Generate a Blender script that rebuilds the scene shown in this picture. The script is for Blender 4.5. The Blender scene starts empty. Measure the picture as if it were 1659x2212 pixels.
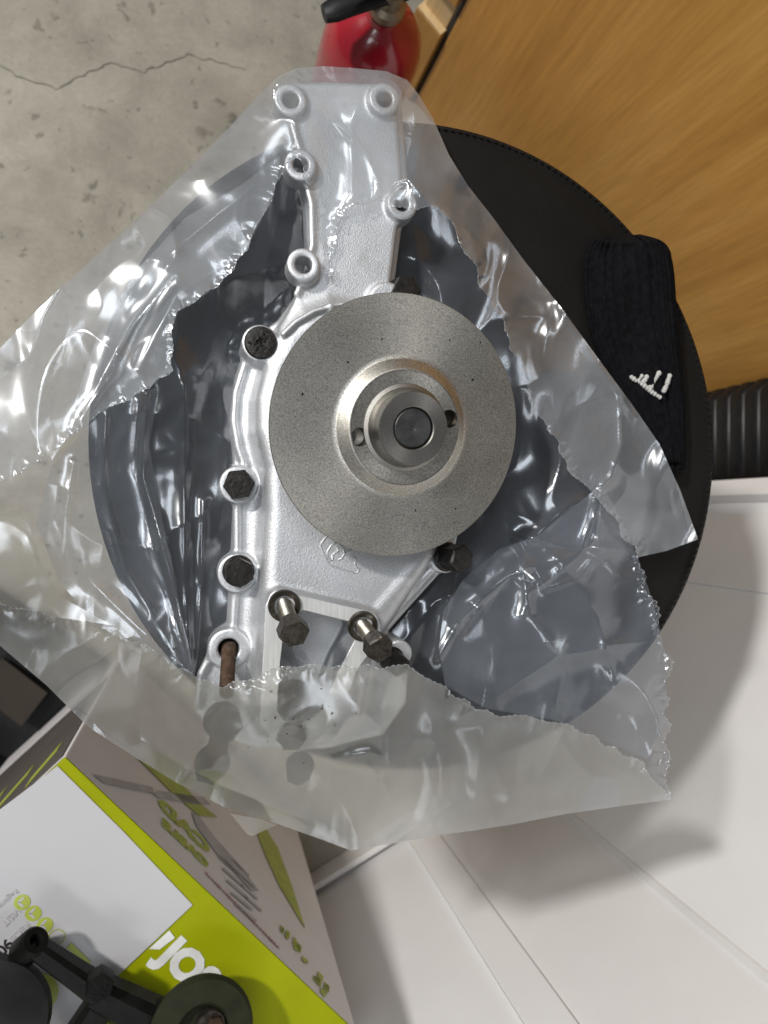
import bpy, bmesh, math, random
import numpy as np
from mathutils import Vector, Matrix
from mathutils.geometry import delaunay_2d_cdt
rng = np.random.default_rng(7); random.seed(7)
scene = bpy.context.scene
C = scene.collection
R_ = math.radians
# ------------------------------------------------------------------ camera
TILT, CAMH, FPX = R_(13.5), 0.47, 1626.0      # metres above the stool seat (z = 0); focal length for a 1659 px wide frame
cd = bpy.data.cameras.new('camera'); cam = bpy.data.objects.new('camera', cd); C.objects.link(cam)
cam.location = (0, 0, CAMH); cam.rotation_euler = (0, -TILT, 0)
cd.sensor_fit = 'HORIZONTAL'; cd.sensor_width = 36; cd.lens = 36 * FPX / 1659.0
cd.clip_start = 0.01; cd.clip_end = 50
cd.dof.use_dof = True; cd.dof.focus_distance = 0.425; cd.dof.aperture_fstop = 13
scene.camera = cam
# ------------------------------------------------------------------ world and lamps
w = bpy.data.worlds.new('World'); scene.world = w; w.use_nodes = True
bg = w.node_tree.nodes['Background']; bg.inputs[0].default_value = (0.95, 0.97, 1.0, 1); bg.inputs[1].default_value = 0.13
def lamp(name, loc, target, power, shape, sx, sy, col):
    l = bpy.data.lights.new(name, 'AREA'); l.energy = power; l.shape = shape; l.size = sx; l.size_y = sy; l.color = col
    o = bpy.data.objects.new(name, l); C.objects.link(o); o.location = loc
    o.rotation_euler = (Vector(target) - Vector(loc)).to_track_quat('-Z', 'Y').to_euler()
    return o
lamp('ceiling_bulb', (-1.50, 1.15, 1.75), (0.15, 0, 0), 58, 'DISK', 0.20, 0.20, (1.0, 0.965, 0.915))
lamp('ceiling_tube', (-0.55, 0.75, 2.0), (0.15, 0, 0), 15, 'RECTANGLE', 1.2, 0.35, (0.90, 0.95, 1.0))
lamp('ceiling_tube_far', (-0.6, -1.3, 1.9), (0.15, 0, 0), 9, 'RECTANGLE', 1.2, 0.35, (0.92, 0.96, 1.0))
scene.view_settings.view_transform = 'Standard'; scene.view_settings.look = 'None'
scene.view_settings.exposure = 0.0; scene.view_settings.gamma = 1.0
scene.render.engine = 'CYCLES'
scene.cycles.use_denoising = True
scene.cycles.transparent_max_bounces = 32; scene.cycles.max_bounces = 7
scene.cycles.sample_clamp_indirect = 4.0
scene.cycles.caustics_reflective = False; scene.cycles.caustics_refractive = False
# ------------------------------------------------------------------ measuring helpers
_D = np.array([math.sin(TILT), 0, -math.cos(TILT)]); _R = np.array([math.cos(TILT), 0, math.sin(TILT)]); _U = np.array([0, 1., 0])
_C = np.array([0, 0, CAMH])
def P(u, v, z):
    """world point at height z that was measured at photo position (u, v)"""
    d = _D + (u - 829.5) / FPX * _R - (v - 1106.0) / FPX * _U
    return _C + d * ((CAMH - z) / -d[2])
def PN(u, v, z):
    u = np.asarray(u, float); v = np.asarray(v, float); z = np.asarray(z, float)
    d = _D[None] + ((u - 829.5) / FPX)[:, None] * _R[None] - ((v - 1106.0) / FPX)[:, None] * _U[None]
    return _C[None] + d * ((CAMH - z) / -d[:, 2])[:, None]
def V(u, v, z): return Vector(P(u, v, z))
def px(z): return (CAMH - z) / 0.972 / FPX     # metres per photo pixel at height z
# ------------------------------------------------------------------ object helpers
def link(name, me, mat, parent=None, loc=None, rot=None):
    o = bpy.data.objects.new(name, me); C.objects.link(o)
    if mat is not None and not me.materials: me.materials.append(mat)
    if loc is not None: o.location = loc
    if rot is not None: o.rotation_euler = rot
    if parent is not None: o.parent = parent
    return o
def tag(o, label=None, cat=None, group=None, kind=None):
    if label: o['label'] = label
    if cat: o['category'] = cat
    if group: o['group'] = group
    if kind: o['kind'] = kind
    return o
def thing(name, label, cat, group=None):
    o = bpy.data.objects.new(name, None); C.objects.link(o); o.empty_display_size = 0.02
    return tag(o, label, cat, group)
def bm_obj(name, bm, mat, parent=None, smooth=None, **k):
    me = bpy.data.meshes.new(name); bmesh.ops.recalc_face_normals(bm, faces=bm.faces); bm.to_mesh(me); bm.free()
    if smooth is True: me.polygons.foreach_set('use_smooth', [True] * len(me.polygons))
    elif smooth:
        me.polygons.foreach_set('use_smooth', [True] * len(me.polygons)); me.set_sharp_from_angle(angle=R_(smooth))
    return link(name, me, mat, parent, **k)
def box(bm, c, x, y, z, bevel=0.0):
    """box centred at c with half-extent vectors x, y, z"""
    c, x, y, z = map(Vector, (c, x, y, z)); vs = []
    for sx in (-1, 1):
        for sy in (-1, 1):
            for sz in (-1, 1): vs.append(bm.verts.new(c + x * sx + y * sy + z * sz))
    fs = [bm.faces.new([vs[i] for i in q]) for q in ((0, 1, 3, 2), (4, 6, 7, 5), (0, 4, 5, 1), (2, 3, 7, 6), (0, 2, 6, 4), (1, 5, 7, 3))]
    bmesh.ops.recalc_face_normals(bm, faces=fs)
    if bevel:
        es = list({e for f in fs for e in f.edges})
        bmesh.ops.bevel(bm, geom=es, offset=bevel, segments=2, affect='EDGES', profile=0.7)
def lathe(bm, prof, n=64, mat=Matrix()):
    rings = []
    for r, z in prof:
        if r < 1e-7: rings.append([bm.verts.new(mat @ Vector((0, 0, z)))])
        else: rings.append([bm.verts.new(mat @ Vector((r * math.cos(2 * math.pi * i / n), r * math.sin(2 * math.pi * i / n), z))) for i in range(n)])
    for a, b in zip(rings, rings[1:]):
        for i in range(n):
            j = (i + 1) % n
            if len(a) == 1 and len(b) == 1: break
            if len(a) == 1: bm.faces.new((a[0], b[i], b[j]))
            elif len(b) == 1: bm.faces.new((a[i], b[0], a[j]))
            else: bm.faces.new((a[i], b[i], b[j], a[j]))
def tube(bm, pts, r, n=8, caps=True):
    pts = [Vector(p) for p in pts]; rings = []; prev = None
    rs = r if hasattr(r, '__len__') else [r] * len(pts)
    for i, p in enumerate(pts):
        t = (pts[min(i + 1, len(pts) - 1)] - pts[max(i - 1, 0)]).normalized()
        if prev is None:
            a = t.orthogonal().normalized()
        else: a = (prev - t * prev.dot(t)).normalized()
        prev = a; b = t.cross(a)
        rings.append([bm.verts.new(p + (a * math.cos(2 * math.pi * k / n) + b * math.sin(2 * math.pi * k / n)) * rs[i]) for k in range(n)])
    for a, b in zip(rings, rings[1:]):
        for k in range(n): bm.faces.new((a[k], a[(k + 1) % n], b[(k + 1) % n], b[k]))
    if caps: bm.faces.new(rings[0][::-1]); bm.faces.new(rings[-1])
def prism(bm, poly, z0, z1, bevel=0.0):
    a = [bm.verts.new((p[0], p[1], z0)) for p in poly]; b = [bm.verts.new((p[0], p[1], z1)) for p in poly]; n = len(poly)
    fs = [bm.faces.new(a[::-1]), bm.faces.new(b)] + [bm.faces.new((a[i], a[(i + 1) % n], b[(i + 1) % n], b[i])) for i in range(n)]
    if bevel:
        bmesh.ops.bevel(bm, geom=list(fs[1].edges), offset=bevel, segments=2, affect='EDGES')
def axis_matrix(loc, axis, spin=0.0):
    q = Vector((0, 0, 1)).rotation_difference(Vector(axis).normalized())
    return Matrix.Translation(Vector(loc)) @ q.to_matrix().to_4x4() @ Matrix.Rotation(spin, 4, 'Z')
def text_mesh(body, size, extrude=0.0, bold=0.0):
    cu = bpy.data.curves.new('print', 'FONT'); cu.body = body; cu.size = size; cu.extrude = extrude; cu.offset = bold
    cu.align_x = 'LEFT'; cu.resolution_u = 3
    o = bpy.data.objects.new('print', cu); C.objects.link(o)
    dg = bpy.context.evaluated_depsgraph_get(); me = bpy.data.meshes.new_from_object(o.evaluated_get(dg))
    bpy.data.objects.remove(o); me.materials.clear()
    return me
# ------------------------------------------------------------------ materials
def material(name):
    m = bpy.data.materials.new(name); m.use_nodes = True; nt = m.node_tree
    return m, nt, nt.nodes['Principled BSDF'], nt.nodes['Material Output']
def N(nt, t, **k):
    n = nt.nodes.new(t)
    for a, b in k.items(): setattr(n, a, b)
    return n
def ramp(nt, stops, interp='LINEAR'):
    r = N(nt, 'ShaderNodeValToRGB'); r.color_ramp.interpolation = interp
    e = r.color_ramp.elements
    while len(e) < len(stops): e.new(0.5)
    for x, (p, c) in zip(e, stops): x.position = p; x.color = c if len(c) == 4 else (*c, 1)
    return r
def coords(nt, scale=(1, 1, 1), rot=(0, 0, 0), kind='Object'):
    t = N(nt, 'ShaderNodeTexCoord'); mp = N(nt, 'ShaderNodeMapping'); mp.inputs['Scale'].default_value = scale; mp.inputs['Rotation'].default_value = rot
    nt.links.new(t.outputs[kind], mp.inputs[0]); return mp.outputs[0]
def noise(nt, vec, scale, detail=4, rough=0.55, dist=0.0):
    n = N(nt, 'ShaderNodeTexNoise'); n.inputs['Scale'].default_value = scale; n.inputs['Detail'].default_value = detail
    n.inputs['Roughness'].default_value = rough; n.inputs['Distortion'].default_value = dist
    nt.links.new(vec, n.inputs['Vector']); return n
def bump(nt, bs, src, strength, dist, prev=None):
    b = N(nt, 'ShaderNodeBump'); b.inputs['Strength'].default_value = strength; b.inputs['Distance'].default_value = dist
    nt.links.new(src, b.inputs['Height'])
    if prev is not None: nt.links.new(prev, b.inputs['Normal'])
    nt.links.new(b.outputs[0], bs.inputs['Normal']); return b.outputs[0]
def mixc(nt, fac, a, b, blend='MIX'):
    m = N(nt, 'ShaderNodeMix', data_type='RGBA', blend_type=blend)
    for s, val in ((0, fac), (6, a), (7, b)):
        if isinstance(val, (int, float)): m.inputs[s].default_value = val
        elif isinstance(val, tuple): m.inputs[s].default_value = val if len(val) == 4 else (*val, 1)
        else: nt.links.new(val, m.inputs[s])
    return m.outputs[2]
def simple(name, col, rough=0.5, metal=0.0, var=0.15, vscale=60, bmp=0.0, bscale=300, coat=0.0, spec=0.5):
    m, nt, bs, out = material(name); vec = coords(nt)
    n = noise(nt, vec, vscale, 5)
    lo = tuple(c * (1 - var) for c in col); hi = tuple(min(1, c * (1 + var)) for c in col)
    r = ramp(nt, [(0.3, lo), (0.7, hi)]); nt.links.new(n.outputs[0], r.inputs[0]); nt.links.new(r.outputs[0], bs.inputs['Base Color'])
    bs.inputs['Roughness'].default_value = rough; bs.inputs['Metallic'].default_value = metal; bs.inputs['Coat Weight'].default_value = coat; bs.inputs['Specular IOR Level'].default_value = spec
    if bmp: bump(nt, bs, noise(nt, vec, bscale, 3).outputs[0], bmp, 0.001)
    return m
M = {}
# concrete
m, nt, bs, out = material('concrete'); vec = coords(nt)
big = noise(nt, vec, 2.6, 6, 0.6); mid = noise(nt, vec, 14, 6, 0.65, 0.4); fine = noise(nt, vec, 160, 4, 0.7)
r1 = ramp(nt, [(0.30, (0.26, 0.24, 0.198)), (0.55, (0.37, 0.345, 0.292)), (0.75, (0.45, 0.425, 0.368))]); nt.links.new(big.outputs[0], r1.inputs[0])
r2 = ramp(nt, [(0.34, (0.62, 0.60, 0.56)), (0.60, (1.06, 1.05, 1.03))]); nt.links.new(mid.outputs[0], r2.inputs[0])
c = mixc(nt, 0.55, r1.outputs[0], r2.outputs[0], 'MULTIPLY')
vd = N(nt, 'ShaderNodeVectorMath', operation='ADD'); sc = N(nt, 'ShaderNodeVectorMath', operation='SCALE'); sc.inputs['Scale'].default_value = 0.09
nt.links.new(mid.outputs['Color'], sc.inputs[0]); nt.links.new(vec, vd.inputs[0]); nt.links.new(sc.outputs[0], vd.inputs[1])
for vs, th0, th1, dark in ((8, 0.10, 0.15, 0.42), (22, 0.13, 0.17, 0.45), (60, .1, .22, .55)):
    vo = N(nt, 'ShaderNodeTexVoronoi'); vo.inputs['Scale'].default_value = vs; vo.inputs['Randomness'].default_value = 1.0
    nt.links.new(vd.outputs[0], vo.inputs['Vector'])
    # each cell has its own spot size
    sep = N(nt, 'ShaderNodeSeparateColor'); nt.links.new(vo.outputs['Color'], sep.inputs[0])
    pw = N(nt, 'ShaderNodeMath', operation='POWER'); nt.links.new(sep.outputs[0], pw.inputs[0]); pw.inputs[1].default_value = 2.2
    mu = N(nt, 'ShaderNodeMath', operation='MULTIPLY'); nt.links.new(pw.outputs[0], mu.inputs[0]); mu.inputs[1].default_value = th1 * 1.9
    di = N(nt, 'ShaderNodeMath', operation='DIVIDE'); nt.links.new(vo.outputs['Distance'], di.inputs[0]); nt.links.new(mu.outputs[0], di.inputs[1])
    rr = ramp(nt, [(0.55, (dark, dark * 0.98, dark * 0.92)), (1.0, (1, 1, 1))]); nt.links.new(di.outputs[0], rr.inputs[0])
    c = mixc(nt, 0.8, c, rr.outputs[0], 'MULTIPLY')
rf = ramp(nt, [(0.3, (0.86, 0.86, 0.86)), (0.7, (1.08, 1.08, 1.08))]); nt.links.new(fine.outputs[0], rf.inputs[0])
c = mixc(nt, 0.7, c, rf.outputs[0], 'MULTIPLY')
nt.links.new(c, bs.inputs['Base Color']); bs.inputs['Roughness'].default_value = 0.75
bump(nt, bs, fine.outputs[0], 0.25, 0.001)
M['concrete'] = m
# cast aluminium
m, nt, bs, out = material('cast_aluminium'); vec = coords(nt)
big = noise(nt, vec, 25, 4); r = ramp(nt, [(0.3, (0.58, 0.59, 0.61)), (0.7, (0.73, 0.74, 0.755))]); nt.links.new(big.outputs[0], r.inputs[0])
dk = noise(nt, vec, 45, 5, 0.6, 0.5); rd = ramp(nt, [(0.26, (0.72, 0.70, 0.67)), (0.40, (1, 1, 1))]); nt.links.new(dk.outputs[0], rd.inputs[0])
gr = noise(nt, vec, 1400, 2, 0.8); rg_ = ramp(nt, [(0.35, (0.80, 0.80, 0.80)), (0.65, (1.15, 1.15, 1.15))]); nt.links.new(gr.outputs[0], rg_.inputs[0])
nt.links.new(mixc(nt, 0.8, mixc(nt, 0.6, r.outputs[0], rd.outputs[0], 'MULTIPLY'), rg_.outputs[0], 'MULTIPLY'), bs.inputs['Base Color'])
bs.inputs['Metallic'].default_value = 0.78; bs.inputs['Roughness'].default_value = 0.47
f1 = noise(nt, vec, 1000, 2, 0.7); f2 = noise(nt, vec, 220, 3, 0.5)
b = bump(nt, bs, f1.outputs[0], 0.6, 0.0004); bump(nt, bs, f2.outputs[0], 0.10, 0.0006, b)
M['cast'] = m
# machined aluminium
m, nt, bs, out = material('machined_aluminium'); vec = coords(nt, (1, 0.06, 1))
f1 = noise(nt, vec, 900, 2); r = ramp(nt, [(0.3, (0.72, 0.72, 0.71)), (0.7, (0.88, 0.88, 0.86))]); nt.links.new(f1.outputs[0], r.inputs[0]); nt.links.new(r.outputs[0], bs.inputs['Base Color'])
bs.inputs['Metallic'].default_value = 0.45; bs.inputs['Roughness'].default_value = 0.38; bump(nt, bs, f1.outputs[0], 0.15, 0.0004)
M['machined'] = m
# sprayed grey steel of the pulley: fine speckle, turned grooves
def pulley_mat(name, c0, c1, c2, speck):
    m, nt, bs, out = material(name); vec = coords(nt)
    f = noise(nt, vec, 1300, 3, 0.8); r = ramp(nt, [(0.36, c0), (0.5, c1), (0.64, c2)]); nt.links.new(f.outputs[0], r.inputs[0])
    g = noise(nt, vec, 30, 4); rg = ramp(nt, [(0.3, (0.86, 0.85, 0.83)), (0.7, (1.06, 1.05, 1.03))]); nt.links.new(g.outputs[0], rg.inputs[0])
    nt.links.new(mixc(nt, 1.0, r.outputs[0], rg.outputs[0], 'MULTIPLY'), bs.inputs['Base Color'])
    bs.inputs['Metallic'].default_value = 0.95; bs.inputs['Roughness'].default_value = 0.43
    bs.inputs['Anisotropic'].default_value = 0.6
    tg = N(nt, 'ShaderNodeTangent', direction_type='RADIAL', axis='Z'); nt.links.new(tg.outputs[0], bs.inputs['Tangent'])
    bump(nt, bs, f.outputs[0], speck, 0.0005)
    return m
M['pulley'] = pulley_mat('sprayed_steel', (0.28, 0.27, 0.247), (0.50, 0.485, 0.45), (0.68, 0.66, 0.615), 0.05)
M['hub'] = pulley_mat('turned_steel', (0.25, 0.244, 0.232), (0.31, 0.302, 0.288), (0.35, 0.342, 0.326), 0.05)
M['shaft'] = simple('dark_steel', (0.13, 0.13, 0.13), 0.42, 0.85, 0.35, 120, 0.2, 500)
M['bolt'] = simple('black_oxide_bolt', (0.022, 0.02, 0.018), 0.42, 0.35, 0.5, 220, 0.5, 420)
M['bolt_worn'] = simple('worn_bolt', (0.075, 0.065, 0.055), 0.40, 0.75, 0.6, 260, 0.5, 500)
M['thread'] = simple('plated_thread', (0.34, 0.31, 0.26), 0.30, 0.9, 0.3, 200)
M['washer'] = simple('serrated_washer', (0.12, 0.105, 0.085), 0.36, 0.85, 0.35, 300, 0.3, 500)
M['rust'] = simple('rusty_stud', (0.085, 0.05, 0.03), 0.7, 0.3, 0.5, 260, 0.6, 420)
# leather
m, nt, bs, out = material('black_leather'); vec = coords(nt)
vo = N(nt, 'ShaderNodeTexVoronoi'); vo.inputs['Scale'].default_value = 420; nt.links.new(vec, vo.inputs['Vector'])
n1 = noise(nt, vec, 9, 4); r = ramp(nt, [(0.3, (0.007, 0.0066, 0.0062)), (0.7, (0.014, 0.0128, 0.012))]); nt.links.new(n1.outputs[0], r.inputs[0]); nt.links.new(r.outputs[0], bs.inputs['Base Color'])
bs.inputs['Roughness'].default_value = 0.6; bs.inputs['Specular IOR Level'].default_value = 0.10
bump(nt, bs, vo.outputs['Distance'], 0.3, 0.0005)
M['leather'] = m
M['leather_seam'] = simple('leather_seam', (0.011, 0.0103, 0.0097), 0.7, 0, 0.3, 300, 0.5, 500, spec=.12)
# clear plastic film
def film(name, milk, tint, gloss, rough, bs_scale, haze=0.0):
    m, nt, bs, out = material(name); nt.nodes.remove(bs); vec = coords(nt)
    tr = N(nt, 'ShaderNodeBsdfTransparent'); tr.inputs[0].default_value = (0.955, 0.96, 0.965, 1)
    df = N(nt, 'ShaderNodeBsdfDiffuse'); df.inputs[0].default_value = (*tint, 1)
    tl = N(nt, 'ShaderNodeBsdfTranslucent'); tl.inputs[0].default_value = (*tint, 1)
    gl = N(nt, 'ShaderNodeBsdfGlossy'); gl.inputs[0].default_value = (0.93, 0.96, 1.0, 1); gl.inputs['Roughness'].default_value = rough
    md = N(nt, 'ShaderNodeMixShader'); md.inputs[0].default_value = 0.45
    nt.links.new(df.outputs[0], md.inputs[1]); nt.links.new(tl.outputs[0], md.inputs[2])
    n = noise(nt, vec, 14, 4, 0.55, 0.6); r = ramp(nt, [(0.28, (milk * 0.45,) * 3), (0.72, (milk * 1.6,) * 3)]); nt.links.new(n.outputs[0], r.inputs[0])
    m1 = N(nt, 'ShaderNodeMixShader'); nt.links.new(r.outputs[0], m1.inputs[0]); 
    if haze:      # cloudy film: part of the light is scattered slightly on its way through
        rf = N(nt, 'ShaderNodeBsdfRefraction'); rf.inputs['IOR'].default_value = 1.02; rf.inputs['Roughness'].default_value = 0.62; rf.inputs[0].default_value = (0.9, 0.9, 0.88, 1)
        mh = N(nt, 'ShaderNodeMixShader'); mh.inputs[0].default_value = haze; nt.links.new(tr.outputs[0], mh.inputs[1]); nt.links.new(rf.outputs[0], mh.inputs[2]); tr = mh
    nt.links.new(tr.outputs[0], m1.inputs[1]); nt.links.new(md.outputs[0], m1.inputs[2])
    lw = N(nt, 'ShaderNodeLayerWeight'); lw.inputs[0].default_value = 0.5
    pw = N(nt, 'ShaderNodeMath', operation='POWER'); nt.links.new(lw.outputs['Facing'], pw.inputs[0]); pw.inputs[1].default_value = 3.0
    ma = N(nt, 'ShaderNodeMath', operation='MULTIPLY_ADD'); nt.links.new(pw.outputs[0], ma.inputs[0]); ma.inputs[1].default_value = 0.55; ma.inputs[2].default_value = gloss
    m2 = N(nt, 'ShaderNodeMixShader'); nt.links.new(ma.outputs[0], m2.inputs[0]); nt.links.new(m1.outputs[0], m2.inputs[1]); nt.links.new(gl.outputs[0], m2.inputs[2])
    nt.links.new(m2.outputs[0], out.inputs['Surface'])
    b = N(nt, 'ShaderNodeBump'); b.inputs['Strength'].default_value = 0.12; b.inputs['Distance'].default_value = 0.0015
    nn = noise(nt, vec, bs_scale, 3, 0.5, 0.8); nt.links.new(nn.outputs[0], b.inputs['Height'])
    for s in (gl, lw): nt.links.new(b.outputs[0], s.inputs['Normal'])
    return m
M['film'] = film('clear_film', 0.26, (0.73, 0.76, 0.79), 0.09, 0.19, 22)
M['film_back'] = film('clear_film_back', 0.12, (0.60, 0.66, 0.76), 0.075, 0.18, 22)
M['film_lip'] = film('film_lip', 0.40, (0.78, 0.82, 0.86), 0.22, 0.12, 300)
M['film_milky'] = film('milky_film', 0.22, (0.72, 0.70, 0.63), 0.085, 0.20, 22, 0.68)
# wood
def wood(name, a, b, c_, rotz=0.0, ends=False):
    m, nt, bs, out = material(name); vec = coords(nt, (1, 1, 0.07), (0, 0, 0))
    n1 = noise(nt, vec, 22, 6, 0.6, 0.6); n2 = noise(nt, vec, 190, 4, 0.6)
    r = ramp(nt, [(0.25, a), (0.5, b), (0.75, c_)]); nt.links.new(n1.outputs[0], r.inputs[0])
    r2 = ramp(nt, [(0.3, (0.80, 0.78, 0.74)), (0.65, (1.04, 1.04, 1.04))]); nt.links.new(n2.outputs[0], r2.inputs[0])
    nt.links.new(mixc(nt, 0.8, r.outputs[0], r2.outputs[0], 'MULTIPLY'), bs.inputs['Base Color'])
    bs.inputs['Roughness'].default_value = 0.42; bump(nt, bs, n2.outputs[0], 0.08, 0.0006)
    return m
M['wood'] = wood('varnished_wood', (0.42, 0.20, 0.042), (0.55, 0.28, 0.062), (0.63, 0.345, 0.092))
M['wood_strip'] = wood('orange_wood', (0.36, 0.17, 0.035), (0.45, 0.225, 0.05), (0.50, 0.27, 0.07))
M['wood_raw'] = wood('raw_wood_end', (0.55, 0.37, 0.17), (0.66, 0.47, 0.24), (0.72, 0.54, 0.30))
M['white'] = simple('white_painted_panel', (0.84, 0.835, 0.835), 0.38, 0, 0.05, 5, 0.03, 200)
M['white_trim'] = simple('white_trim', (0.80, 0.79, 0.78), 0.35, 0, 0.05, 12)
M['dark'] = simple('dark_gap', (0.03, 0.03, 0.03), 0.7)
M['red'] = simple('red_enamel', (0.34, 0.010, 0.022), 0.24, 0.0, 0.12, 30, 0, 0, 0.6)
M['black_plastic'] = simple('black_plastic', (0.011, 0.011, 0.012), 0.38, 0, 0.25, 80, 0.1, 300, spec=0.3)
M['black_cast'] = simple('black_cast_iron', (0.006, 0.0062, 0.0056), 0.4, 0.0, 0.3, 90, 0.4, 400, spec=0.12)
M['olive'] = simple('olive_rubber', (0.020, 0.023, 0.011), 0.6, 0, 0.25, 60, 0.2, 300, spec=0.2)
M['brass'] = simple('tarnished_valve', (0.35, 0.29, 0.22), 0.4, 0.8, 0.2, 60)
M['copper'] = simple('brown_pin', (0.07, 0.04, 0.022), 0.5, 0.5, 0.3, 90)
M['green'] = simple('lime_card', (0.30, 0.33, 0.002), 0.5, 0, 0.08, 18, 0.03, 80, spec=0.12)
M['card_white'] = simple('white_card', (0.50, 0.495, 0.51), 0.5, 0, 0.03, 10)
M['card_grey'] = simple('grey_card', (0.80, 0.765, 0.76), 0.55, 0, 0.05, 10)
M['card_shade'] = simple('shaded_card', (0.085, 0.072, 0.066), 0.6, 0, 0.15, 12)
M['ink_grey'] = simple('grey_ink', (0.48, 0.46, 0.46), 0.6); M['ink_black'] = simple('black_ink', (0.03, 0.03, 0.03), 0.6)
M['ink_green'] = simple('green_ink', (0.42, 0.48, 0.07), 0.5); M['ink_red'] = simple('red_ink', (0.52, 0.30, 0.27), 0.5)
M['ink_white'] = simple('white_ink', (0.72, 0.72, 0.70), 0.5)
M['knit'] = simple('black_knit', (0.0065, 0.0065, 0.0078), 1.0, 0, 0.4, 240, 0.8, 700, spec=0.08)
M['knit_white'] = simple('white_yarn', (0.50, 0.49, 0.47), 0.95, 0, 0.2, 400, 0.6, 700)
M['cardboard'] = simple('brown_cardboard', (0.028, 0.02, 0.013), 0.8, 0, 0.25, 20)
M['crack'] = simple('crack_dirt', (0.21, 0.192, 0.162), 0.9, 0, 0.4, 80)

# ================================================================== SETTING
FLOOR = -0.55
bm = bmesh.new(); box(bm, (0, 0, FLOOR - 0.05), (6, 0, 0), (0, 6, 0), (0, 0, 0.05))
floor = tag(bm_obj('floor', bm, M['concrete']), kind='structure')
bm = bmesh.new()      # hairline crack in the slab
def ribbon(bm, pts, wd, z):
    pts = [Vector(P(*p, z)) for p in pts]; out = []
    for a, b in zip(pts, pts[1:]):
        n = max(2, int((b - a).length / 0.006))
        for i in range(n): out.append(a.lerp(b, i / n) + Vector((random.gauss(0, .0012), random.gauss(0, .0012), 0)))
    out.append(pts[-1]); pr = None
    for i, p in enumerate(out):
        t = (out[min(i + 1, len(out) - 1)] - out[max(i - 1, 0)]).normalized(); s = Vector((-t.y, t.x, 0)) * wd * (0.35 + 0.65 * math.sin(math.pi * i / len(out)) + random.uniform(-.2, .3))
        q = (bm.verts.new(p + s), bm.verts.new(p - s))
        if pr: bm.faces.new((pr[0], q[0], q[1], pr[1]))
        pr = q
ribbon(bm, [(-60, 110), (0, 142), (60, 172), (122, 192), (180, 160), (238, 136), (262, 140), (310, 152), (360, 135), (408, 118), (450, 128), (530, 150)], 0.0007, FLOOR + 0.0012)
bm_obj('crack', bm, M['crack'], floor)

# ================================================================== WHITE CABINET, WOODEN CABINET
def wall_piece(bm, a, b, s0, s1, z0, z1, t0, t1, side=1):
    """slab on the vertical plane a->b from s0 to s1 along it, t0..t1 out of the plane"""
    a = Vector((*a, 0)); b = Vector((*b, 0)); d = (b - a).normalized(); n = Vector((-d.y, d.x, 0)) * side
    box(bm, a + d * (s0 + s1) / 2 + n * (t0 + t1) / 2 + Vector((0, 0, (z0 + z1) / 2)), d * (s1 - s0) / 2, n * (t1 - t0) / 2, Vector((0, 0, (z1 - z0) / 2)), 0.0012)
K = (0.435, -0.380); A0 = (-0.40, -0.80); B1 = (0.665, 0.028)
wc = thing('white_cabinet', 'white panelled cabinet standing behind and below the stool', 'cabinet')
LA = (Vector(K) - Vector(A0)).length; LB = (Vector(B1) - Vector(K)).length
TOPW = 0.32
def sA(u, v):   # position along wall A of the vertical line through photo point (u, v)
    d = _D + (u - 829.5) / FPX * _R - (v - 1106.0) / FPX * _U
    a = np.array(A0); b = np.array(K) - a; M2 = np.array([[b[0], -d[0]], [b[1], -d[1]]]); s = np.linalg.solve(M2, -a); return s[0] * LA
def sB(u, v):
    d = _D + (u - 829.5) / FPX * _R - (v - 1106.0) / FPX * _U
    a = np.array(K); b = np.array(B1) - a; M2 = np.array([[b[0], -d[0]], [b[1], -d[1]]]); s = np.linalg.solve(M2, -a); return s[0] * LB
def on_wall(name, a, b, s0, s1, t0, t1, mat, z0=FLOOR, z1=TOPW):
    bm = bmesh.new(); wall_piece(bm, a, b, s0, s1, z0, z1, t0, t1); return bm_obj(name, bm, mat, wc)
g1, g2 = sA(890, 1830), sA(1010, 1895)          # grooves between the panels of the near side
cuts = [0.0, g1, g2, LA]
for s0, s1, th in ((0, g1 - .0001, .016), (g1 + .0001, g2 - .0001, .0225), (g2 + .0001, LA - .002, .018)):
    on_wall('panel', A0, K, s0, s1, 0.0, th, M['white'])
on_wall('backing', A0, K, 0, LA, -0.02, 0.014, M['white_trim'])
on_wall('plinth', A0, K, 0.1, LA - .03, 0.024, 0.032, M['white_trim'], FLOOR, FLOOR + 0.035)
h0, h1, h2, h3 = sB(1659, 1296), sB(1659, 1128), sB(1659, 1095), sB(1659, 1060)
for s0, s1, th in ((0.012, h0 - .0001, .018), (h0 + .0001, h1 - .0001, .020), (h1 + .001, h2 - .001, .012), (h2, h3, .030)):
    on_wall('panel', K, B1, s0, s1, 0.0, th, M['white'])
on_wall('backing', K, B1, 0, LB, -0.02, 0.0105, M['white_trim'])
kv = Vector((*K, 0)); bm = bmesh.new()
box(bm, (K[0] - .004, K[1] + .016, (FLOOR + TOPW) / 2), (.007, 0, 0), (0, .007, 0), (0, 0, (TOPW - FLOOR) / 2), .003); bm_obj('corner_post', bm, M['white_trim'], wc)

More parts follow.
